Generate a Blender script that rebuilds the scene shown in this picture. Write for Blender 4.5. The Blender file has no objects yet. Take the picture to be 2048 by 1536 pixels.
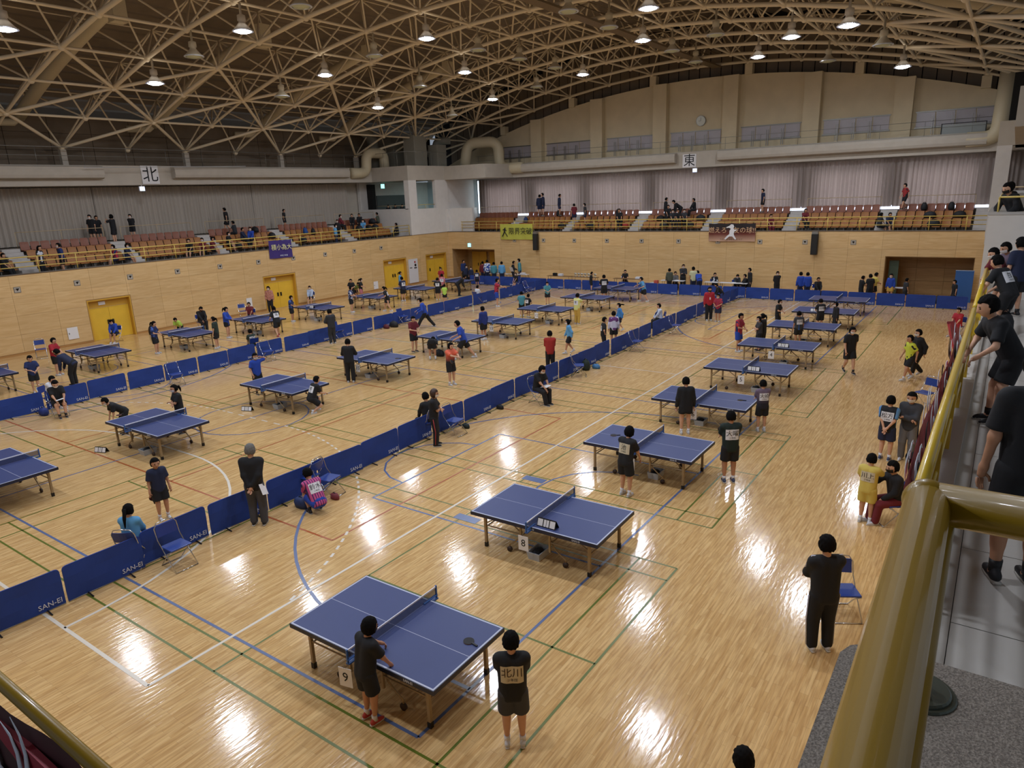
import bpy, bmesh, math, random
import numpy as np
from mathutils import Vector, Matrix
random.seed(7); RNG = np.random.default_rng(7)
S = bpy.context.scene; COL = S.collection
PI = math.pi
def R(d): return math.radians(d)
# ---------------------------------------------------------------- camera
# hall axes: +X east (along the barriers), +Y north, Z up; the camera stands in the raised south-west corner box
cam_d = bpy.data.cameras.new('camera'); cam = bpy.data.objects.new('camera', cam_d); COL.objects.link(cam)
cam_d.sensor_fit = 'HORIZONTAL'; cam_d.sensor_width = 36.0; cam_d.lens = 36.0*1386.94/2048.0
cam_d.clip_start = 0.05; cam_d.clip_end = 300
_y, _p, _r = 0.618589, -0.266890, -0.038546
_f = Vector((math.cos(_p)*math.cos(_y), math.cos(_p)*math.sin(_y), math.sin(_p)))
_ri = Vector((math.sin(_y), -math.cos(_y), 0)); _u = _ri.cross(_f)
_r2 = _ri*math.cos(_r)+_u*math.sin(_r); _u2 = -_ri*math.sin(_r)+_u*math.cos(_r)
cam.matrix_world = Matrix((( _r2.x,_u2.x,-_f.x,0),(_r2.y,_u2.y,-_f.y,0),(_r2.z,_u2.z,-_f.z,6.69743),(0,0,0,1)))
S.camera = cam
# ---------------------------------------------------------------- world, exposure
w = bpy.data.worlds.new('world'); S.world = w; w.use_nodes = True
w.node_tree.nodes['Background'].inputs[0].default_value = (0.75,0.85,1.0,1)
w.node_tree.nodes['Background'].inputs[1].default_value = 0.35
S.view_settings.view_transform = 'Standard'; S.view_settings.look = 'None'
S.view_settings.gamma = 1.0; S.view_settings.use_curve_mapping = False
S.view_settings.exposure = -0.24
# ---------------------------------------------------------------- hall lamps (the pendants that are lit)
TH = 3.55/62.5
def arc_y(k): return 19.6+62.5*math.sin(k*TH)
def arc_z(y): return 15-62.5+math.sqrt(62.5**2-(y-19.6)**2)
LIT = [(12.08,30.1),(19.39,26.6),(26.83,23.2),(19.33,33.6),(26.6,30.1),(33.86,33.7),(33.9,26.6),(41.3,30.1),(41.6,23.2),
       (27.9,12.6),(34.8,16.0),(35.2,9.0),(31.2,5.9),(42.2,12.5),(43.7,5.5),
       (12.3,23.0),(20.1,15.9),(20.2,8.7),(4.8,27.0),(4.8,19.6),(12.4,15.9),(12.2,9.0),(4.6,12.5),(4.6,6.0),(-2.5,15.9),(12.0,3.0)]
LAMP_W = 250.0
for i,(lx,ly) in enumerate(LIT):
    ld = bpy.data.lights.new('pendant_light','AREA'); ld.shape = 'DISK'; ld.size = 0.55
    ld.energy = LAMP_W; ld.color = (0.88,0.93,1.0); ld.spread = R(176)
    lo = bpy.data.objects.new('pendant_light', ld); COL.objects.link(lo)
    lo.location = (lx, ly, arc_z(ly)-1.22)
    pd = bpy.data.lights.new('truss_fill','POINT'); pd.energy = 18.0; pd.color = (1.0,.93,.84); pd.shadow_soft_size = .3   # added fill above each lit pendant, brightens the roof trusses
    po = bpy.data.objects.new('truss_fill', pd); COL.objects.link(po); po.location = (lx, ly, arc_z(ly)-.62)
# ================================================================ materials
MATS = {}
def nt(name):
    m = bpy.data.materials.new(name); m.use_nodes = True
    b = m.node_tree.nodes['Principled BSDF']
    return m, m.node_tree.nodes, m.node_tree.links, b
def srgb(h):
    if isinstance(h, str):
        h = tuple(int(h[i:i+2],16)/255 for i in (0,2,4))
    return tuple(((c/12.92) if c<=0.04045 else ((c+0.055)/1.055)**2.4) for c in h)+(1.0,)
def mat(name, col, rough=0.6, metal=0.0, noise=0.0, nscale=8.0, spec=0.5, emit=0.0, bump=0.0, bscale=60.0, coat=0.0):
    if name in MATS: return MATS[name]
    m, N, L, b = nt(name)
    c = srgb(col); b.inputs['Base Color'].default_value = c
    b.inputs['Roughness'].default_value = rough; b.inputs['Metallic'].default_value = metal
    b.inputs['Specular IOR Level'].default_value = spec
    if coat: b.inputs['Coat Weight'].default_value = coat; b.inputs['Coat Roughness'].default_value = 0.08
    if noise:
        t = N.new('ShaderNodeTexCoord'); n = N.new('ShaderNodeTexNoise'); n.inputs['Scale'].default_value = nscale; n.inputs['Detail'].default_value = 4
        r = N.new('ShaderNodeValToRGB'); L.new(t.outputs['Object'], n.inputs['Vector']); L.new(n.outputs['Fac'], r.inputs['Fac'])
        r.color_ramp.elements[0].position = .3; r.color_ramp.elements[1].position = .7
        r.color_ramp.elements[0].color = tuple(max(0,v*(1-noise)) for v in c[:3])+(1,)
        r.color_ramp.elements[1].color = tuple(min(1,v*(1+noise)) for v in c[:3])+(1,)
        L.new(r.outputs['Color'], b.inputs['Base Color'])
    if bump:
        n2 = N.new('ShaderNodeTexNoise'); n2.inputs['Scale'].default_value = bscale; n2.inputs['Detail'].default_value = 3
        t2 = N.new('ShaderNodeTexCoord'); L.new(t2.outputs['Object'], n2.inputs['Vector'])
        bp = N.new('ShaderNodeBump'); bp.inputs['Strength'].default_value = bump; bp.inputs['Distance'].default_value = 0.01
        L.new(n2.outputs['Fac'], bp.inputs['Height']); L.new(bp.outputs['Normal'], b.inputs['Normal'])
    if emit:
        b.inputs['Emission Color'].default_value = c; b.inputs['Emission Strength'].default_value = emit
    MATS[name] = m
    return m
def math_node(N, L, op, a, b_=None):
    n = N.new('ShaderNodeMath'); n.operation = op
    for i,v in enumerate((a,b_)):
        if v is None: continue
        if isinstance(v,(int,float)): n.inputs[i].default_value = v
        else: L.new(v, n.inputs[i])
    return n.outputs[0]
def floor_mat():
    m, N, L, b = nt('sprung_maple_floor')
    t = N.new('ShaderNodeTexCoord'); br = N.new('ShaderNodeTexBrick')
    br.offset = 0.37; br.offset_frequency = 3; br.squash = 1.0
    br.inputs['Scale'].default_value = 1.0; br.inputs['Brick Width'].default_value = 0.62; br.inputs['Row Height'].default_value = 0.058
    br.inputs['Mortar Size'].default_value = 0.0012; br.inputs['Mortar Smooth'].default_value = 0.0; br.inputs['Bias'].default_value = 0.0
    br.inputs['Color1'].default_value = srgb('E0BD85'); br.inputs['Color2'].default_value = srgb('D2AB72'); br.inputs['Mortar'].default_value = srgb('A98C64')
    L.new(t.outputs['Object'], br.inputs['Vector'])
    n = N.new('ShaderNodeTexNoise'); mp = N.new('ShaderNodeMapping'); mp.inputs['Scale'].default_value = (2.2,26,1)
    L.new(t.outputs['Object'], mp.inputs['Vector']); L.new(mp.outputs['Vector'], n.inputs['Vector']); n.inputs['Scale'].default_value = 1.0; n.inputs['Detail'].default_value = 5
    r = N.new('ShaderNodeValToRGB'); r.color_ramp.elements[0].position = .36; r.color_ramp.elements[0].color = srgb('A98A66'); r.color_ramp.elements[1].position = .62; r.color_ramp.elements[1].color = (1,1,1,1)
    L.new(n.outputs['Fac'], r.inputs['Fac'])
    mx = N.new('ShaderNodeMix'); mx.data_type = 'RGBA'; mx.blend_type = 'MULTIPLY'; mx.inputs[0].default_value = 0.42
    L.new(br.outputs['Color'], mx.inputs[6]); L.new(r.outputs['Color'], mx.inputs[7]); L.new(mx.outputs[2], b.inputs['Base Color'])
    # varnish slightly wavy board by board, so that the lamps smear
    bp = N.new('ShaderNodeBump'); bp.inputs['Strength'].default_value = 0.10; bp.inputs['Distance'].default_value = 0.02
    n2 = N.new('ShaderNodeTexNoise'); mp2 = N.new('ShaderNodeMapping'); mp2.inputs['Scale'].default_value = (3.5,17,1)
    L.new(t.outputs['Object'], mp2.inputs['Vector']); L.new(mp2.outputs['Vector'], n2.inputs['Vector']); n2.inputs['Scale'].default_value = 1.0; n2.inputs['Detail'].default_value = 2
    L.new(n2.outputs['Fac'], bp.inputs['Height']); L.new(bp.outputs['Normal'], b.inputs['Normal'])
    b.inputs['Roughness'].default_value = 0.115; b.inputs['Specular IOR Level'].default_value = 0.5
    return m
def wood_mat(name, c1, c2, sc=(0.6,0.6,7.0), rough=0.45):
    m, N, L, b = nt(name)
    t = N.new('ShaderNodeNewGeometry'); mp = N.new('ShaderNodeMapping'); mp.inputs['Scale'].default_value = sc
    n = N.new('ShaderNodeTexNoise'); n.inputs['Scale'].default_value = 1.3; n.inputs['Detail'].default_value = 6; n.inputs['Distortion'].default_value = 1.2
    L.new(t.outputs['Position'], mp.inputs['Vector']); L.new(mp.outputs['Vector'], n.inputs['Vector'])
    r = N.new('ShaderNodeValToRGB'); r.color_ramp.elements[0].position = .35; r.color_ramp.elements[0].color = srgb(c1)
    r.color_ramp.elements[1].position = .68; r.color_ramp.elements[1].color = srgb(c2)
    L.new(n.outputs['Fac'], r.inputs['Fac'])
    oi = N.new('ShaderNodeObjectInfo'); hs = N.new('ShaderNodeHueSaturation')
    v = math_node(N,L,'MULTIPLY', oi.outputs['Random'], 0.12); v = math_node(N,L,'ADD', v, 0.94); L.new(v, hs.inputs['Value'])
    L.new(r.outputs['Color'], hs.inputs['Color']); L.new(hs.outputs['Color'], b.inputs['Base Color'])
    b.inputs['Roughness'].default_value = rough
    return m
def curtain_mat(name, col, trans):
    m, N, L, b = nt(name)
    b.inputs['Base Color'].default_value = srgb(col); b.inputs['Roughness'].default_value = 0.9
    if trans:
        tr = N.new('ShaderNodeBsdfTranslucent'); tr.inputs[0].default_value = srgb('B8A090')
        mx = N.new('ShaderNodeMixShader'); mx.inputs[0].default_value = trans
        L.new(b.outputs[0], mx.inputs[1]); L.new(tr.outputs[0], mx.inputs[2]); L.new(mx.outputs[0], N['Material Output'].inputs[0])
    return m
def concrete_mat():
    m, N, L, b = nt('washed_granite'); t = N.new('ShaderNodeNewGeometry')
    n = N.new('ShaderNodeTexNoise'); n.inputs['Scale'].default_value = 230; n.inputs['Detail'].default_value = 2
    L.new(t.outputs['Position'], n.inputs['Vector'])
    r = N.new('ShaderNodeValToRGB'); r.color_ramp.elements[0].position=.35; r.color_ramp.elements[0].color = srgb('70675E'); r.color_ramp.elements[1].position=.72; r.color_ramp.elements[1].color = srgb('A89E92')
    L.new(n.outputs['Fac'], r.inputs['Fac']); L.new(r.outputs['Color'], b.inputs['Base Color'])
    bp = N.new('ShaderNodeBump'); bp.inputs['Strength'].default_value = .6; bp.inputs['Distance'].default_value=.003; L.new(n.outputs['Fac'], bp.inputs['Height']); L.new(bp.outputs['Normal'], b.inputs['Normal'])
    b.inputs['Roughness'].default_value = .75
    return m
M = {}
M['floor'] = floor_mat()
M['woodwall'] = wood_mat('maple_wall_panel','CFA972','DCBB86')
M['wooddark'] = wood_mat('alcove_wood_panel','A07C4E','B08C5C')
M['joint'] = mat('panel_joint','A8865A',.8)
M['basew'] = wood_mat('wood_baseboard','A87A44','B98B52')
M['door'] = mat('yellow_door_paint','E2B638',.45,noise=.05,nscale=2)
M['doorframe'] = mat('yellow_frame_paint','CC9C34',.5)
M['plaster'] = mat('white_plaster','DAD5CE',.8,noise=.03,nscale=3)
M['plasterg'] = mat('grey_plaster','B9B0A2',.85,noise=.05,nscale=2)
M['gable'] = mat('tan_concrete_wall','D6C6A4',.85,noise=.05,nscale=1.2)
M['deck'] = mat('brown_roof_deck','7A6C5A',.8,noise=.1,nscale=1)
M['dark'] = mat('dark_void','14110E',.9)
M['truss'] = mat('cream_truss_paint','DACAAC',.5,spec=.3)
M['duct'] = mat('cream_duct_paint','C6B898',.55)
M['ductg'] = mat('grey_duct_paint','8A8678',.6)
M['curtN'] = curtain_mat('grey_curtain','AEA498',0.0)
M['curtE'] = curtain_mat('backlit_curtain','9A8F88',0.35)
M['glassday'] = mat('daylight_window','DDE8FF',.5,emit=2.3)
M['seat1'] = mat('orange_seat','A06832',.5,noise=.06,nscale=4)
M['seat2'] = mat('red_brown_seat','86503A',.5,noise=.06,nscale=4)
M['steel'] = mat('grey_steel','8C8A84',.4,metal=.6)
M['chrome'] = mat('chrome_tube','C8CCD4',.18,metal=1)
M['yrail'] = mat('yellow_rail_paint','D8BC60',.35,coat=.2)
M['yrails'] = mat('bright_yellow_rail_paint','D2B030',.32,coat=.3)
M['yrailn'] = mat('yellow_handrail_paint','9A7A18',.34,coat=.25,bump=.05,bscale=40)
M['rail2'] = mat('pale_rail_paint','BFA882',.5)
M['stairs'] = mat('grey_stair_concrete','BAB4AE',.8,noise=.06,nscale=4)
M['riser'] = mat('stand_concrete','6E665C',.85)
M['blueb'] = mat('blue_barrier_cloth','1C3C8C',.75,noise=.10,nscale=1.6,bump=.12,bscale=5)
M['blk'] = mat('black_plastic','101114',.5)
M['white'] = mat('white_plastic','D8D8DC',.5)
M['paper'] = mat('white_paper','E4E2E2',.8)
M['letter'] = mat('black_ink','151518',.8)
M['letterw'] = mat('white_ink','D5DAE6',.7)
M['legm'] = mat('beige_table_leg','A08A68',.45,metal=.3)
M['cord'] = mat('net_tape_white','E6E8F2',.6)
M['post'] = mat('net_post_blue','2C5A9C',.4)
M['apron'] = mat('navy_table_edge','141C38',.45)
M['wheel'] = mat('brown_wheel','3A2A22',.6)
M['chairb'] = mat('blue_vinyl','1D3A86',.38,coat=.2)
M['granite'] = concrete_mat()
M['tile'] = mat('white_floor_tile','BCB8B2',.4,noise=.04,nscale=2)
M['tilej'] = mat('tile_joint','3A3734',.8)
M['coping'] = mat('grey_coping','8A8884',.6)
M['skin'] = mat('skin','CC9C7E',.55,noise=.03,nscale=12)
M['skin2'] = mat('skin_tan','BC8A6A',.55,noise=.03,nscale=12)
M['hair'] = mat('black_hair','0B0909',.85,spec=.15,bump=.5,bscale=90)
M['hairg'] = mat('grey_hair','706E6A',.9,spec=.1,bump=.5,bscale=90)
M['hairb'] = mat('brown_hair','3A2216',.5)
M['rubber'] = mat('bat_rubber','3A1418',.7)
M['rubk'] = mat('bat_rubber_black','17171C',.7)
M['tray'] = mat('grey_plastic_tray','B8BCC0',.5)
def table_mat():
    m, N, L, b = nt('blue_table_top'); t = N.new('ShaderNodeTexCoord'); sp = N.new('ShaderNodeSeparateXYZ'); L.new(t.outputs['Object'], sp.inputs[0])
    ax = math_node(N,L,'ABSOLUTE', sp.outputs[0]); ay = math_node(N,L,'ABSOLUTE', sp.outputs[1])
    e = math_node(N,L,'MAXIMUM', math_node(N,L,'GREATER_THAN', ax, .7375), math_node(N,L,'GREATER_THAN', ay, 1.345))
    e = math_node(N,L,'MAXIMUM', e, math_node(N,L,'LESS_THAN', ax, .0035))
    mx = N.new('ShaderNodeMix'); mx.data_type='RGBA'; L.new(e, mx.inputs[0]); mx.inputs[6].default_value = srgb('3A4573'); mx.inputs[7].default_value = srgb('B8BCCE')
    L.new(mx.outputs[2], b.inputs['Base Color']); b.inputs['Roughness'].default_value = .42; b.inputs['Specular IOR Level'].default_value = .35
    return m
M['ttop'] = table_mat()
def net_mat():
    m, N, L, b = nt('table_net'); b.inputs['Base Color'].default_value = srgb('2A3658'); b.inputs['Roughness'].default_value = .9; b.inputs['Alpha'].default_value = .5
    return m
M['netm'] = net_mat()
ORD = ['first','second','third','fourth','fifth','sixth','seventh','eighth','ninth','tenth','eleventh','twelfth','thirteenth','fourteenth','fifteenth','sixteenth','seventeenth','eighteenth','nineteenth','twentieth']
ORD += ['twenty-'+o for o in ORD[:9]]+['thirtieth']
# ================================================================ mesh helpers
class MB:
    """collects shapes, builds ONE mesh object"""
    def __init__(s): s.v = []; s.f = []
    def add(s, vs, fs):
        o = len(s.v); s.v += [tuple(p) for p in vs]; s.f += [tuple(i+o for i in q) for q in fs]; return s
    def box(s, x0, x1, y0, y1, z0, z1):
        return s.add([(x0,y0,z0),(x1,y0,z0),(x1,y1,z0),(x0,y1,z0),(x0,y0,z1),(x1,y0,z1),(x1,y1,z1),(x0,y1,z1)],
                     [(0,3,2,1),(4,5,6,7),(0,1,5,4),(1,2,6,5),(2,3,7,6),(3,0,4,7)])
    def tube(s, pts, r, n=8, cap=True, r2=None):
        pts = [Vector(p) for p in pts]; rs = r if isinstance(r,(list,tuple)) else [r]*len(pts)
        rings = []; up = None
        for i,p in enumerate(pts):
            d = (pts[min(i+1,len(pts)-1)]-pts[max(i-1,0)]).normalized()
            if up is None:
                up = Vector((0,0,1)) if abs(d.z)<.9 else Vector((1,0,0))
            a = d.cross(up)
            if a.length<1e-4: a = d.orthogonal()
            a.normalize(); bb = a.cross(d).normalized(); up = bb
            rings.append([p+(a*math.cos(2*PI*j/n)+bb*math.sin(2*PI*j/n)*(r2 or 1))*rs[i] for j in range(n)])
        vs = [q for rg in rings for q in rg]; fs = []
        for i in range(len(pts)-1):
            for j in range(n): fs.append((i*n+j, i*n+(j+1)%n, (i+1)*n+(j+1)%n, (i+1)*n+j))
        if cap: fs.append(tuple(range(n))[::-1]); fs.append(tuple((len(pts)-1)*n+j for j in range(n)))
        return s.add(vs, fs)
    def disc(s, c, r, h, n=16, axis='z'):
        c = Vector(c); d = {'z':Vector((0,0,1)),'x':Vector((1,0,0)),'y':Vector((0,1,0))}[axis]
        return s.tube([c, c+d*h], r, n)
    def lathe(s, prof, c=(0,0,0), n=16):
        vs = [(c[0]+r*math.cos(2*PI*j/n), c[1]+r*math.sin(2*PI*j/n), c[2]+z) for r,z in prof for j in range(n)]
        fs = [(i*n+j,i*n+(j+1)%n,(i+1)*n+(j+1)%n,(i+1)*n+j) for i in range(len(prof)-1) for j in range(n)]
        return s.add(vs, fs)
    def ell(s, c, rx, ry, rz, n=8, m=6):
        vs = [(c[0],c[1],c[2]-rz)]; fs = []
        for i in range(1,m):
            t = PI*i/m
            vs += [(c[0]+rx*math.sin(t)*math.cos(2*PI*j/n), c[1]+ry*math.sin(t)*math.sin(2*PI*j/n), c[2]-rz*math.cos(t)) for j in range(n)]
        vs.append((c[0],c[1],c[2]+rz)); L_ = len(vs)-1
        for j in range(n): fs.append((0,1+(j+1)%n,1+j)); fs.append((L_,1+(m-2)*n+j,1+(m-2)*n+(j+1)%n))
        for i in range(m-2):
            for j in range(n): fs.append((1+i*n+j,1+i*n+(j+1)%n,1+(i+1)*n+(j+1)%n,1+(i+1)*n+j))
        return s.add(vs, fs)
    def prism(s, poly, z0, z1):
        n = len(poly); return s.add([(x,y,z0) for x,y in poly]+[(x,y,z1) for x,y in poly],
            [tuple(range(n))[::-1], tuple(range(n,2*n))]+[(i,(i+1)%n,n+(i+1)%n,n+i) for i in range(n)])
    def xf(s, mtx, start=0):
        s.v[start:] = [tuple(mtx @ Vector(p)) for p in s.v[start:]]; return s
    def mesh(s, name, m=None, smooth=False):
        me = bpy.data.meshes.new(name); me.from_pydata(s.v, [], s.f)
        if m: me.materials.append(m)
        if smooth: me.polygons.foreach_set('use_smooth',[True]*len(me.polygons))
        me.update(); return me
    def build(s, name, m, parent=None, smooth=False, loc=None, bevel=0):
        o = link(name, s.mesh(name, m, smooth), parent)
        if loc: o.location = loc
        if bevel:
            b_ = o.modifiers.new('bevel','BEVEL'); b_.width = bevel; b_.segments = 2; b_.limit_method = 'ANGLE'
        return o
def link(name, data, parent=None, mtx=None):
    o = bpy.data.objects.new(name, data); COL.objects.link(o)
    if parent: o.parent = parent
    if mtx is not None: o.matrix_local = mtx
    return o
def tag(o, label=None, cat=None, group=None, kind=None):
    if label: o['label'] = label
    if cat: o['category'] = cat
    if group: o['group'] = group
    if kind: o['kind'] = kind
    return o
def thing(name, label, cat, loc=(0,0,0), rz=0, group=None):
    o = link(name, None); o.empty_display_size = .1; o.location = loc; o.rotation_euler = (0,0,R(rz)); return tag(o, label, cat, group)
def struct(o, label=None): o['kind'] = 'structure'; return tag(o, label)
def copy_tree(o, parent=None):
    c = o.copy(); COL.objects.link(c)
    if parent is not None: c.parent = parent
    for ch in KIDS.get(o.name, ()): copy_tree_kid(ch, c)
    return c
KIDS = {}
def kids_of(root):
    """record the children of a prototype once, so that copies need no scene search"""
    for ch in root.children:
        KIDS.setdefault(root.name, []).append(ch); kids_of(ch)
def copy_tree_kid(o, parent):
    c = o.copy(); COL.objects.link(c); c.parent = parent
    for ch in KIDS.get(o.name, ()): copy_tree_kid(ch, c)
def place(proto, first, loc, rz, label, group=None):
    o = proto if first else copy_tree(proto)
    o.location = loc; o.rotation_euler = (0,0,R(rz)); o['label'] = label
    if group: o['group'] = group
    return o
def text_mesh(body, size, m, extrude=0.0, align='CENTER'):
    c = bpy.data.curves.new('lettering','FONT'); c.body = body; c.size = size; c.align_x = align; c.align_y = 'CENTER'; c.extrude = extrude; c.resolution_u = 2
    o = bpy.data.objects.new('lettering', c); COL.objects.link(o); bpy.context.view_layer.update()
    me = bpy.data.meshes.new_from_object(o); bpy.data.objects.remove(o); me.materials.clear(); me.materials.append(m); return me
def lettering(name, body, size, m, parent, mtx, extrude=.001):
    me = text_mesh(body, size, m, extrude); return link(name, me, parent, mtx)
def wall_mtx(pos, facing):
    """plane whose text faces: 'w' (-x), 's' (-y), 'e', 'n'"""
    rz = {'s':0,'w':-PI/2,'e':PI/2,'n':PI}[facing]
    return Matrix.Translation(pos) @ Matrix.Rotation(rz,4,'Z') @ Matrix.Rotation(PI/2,4,'X')
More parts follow.
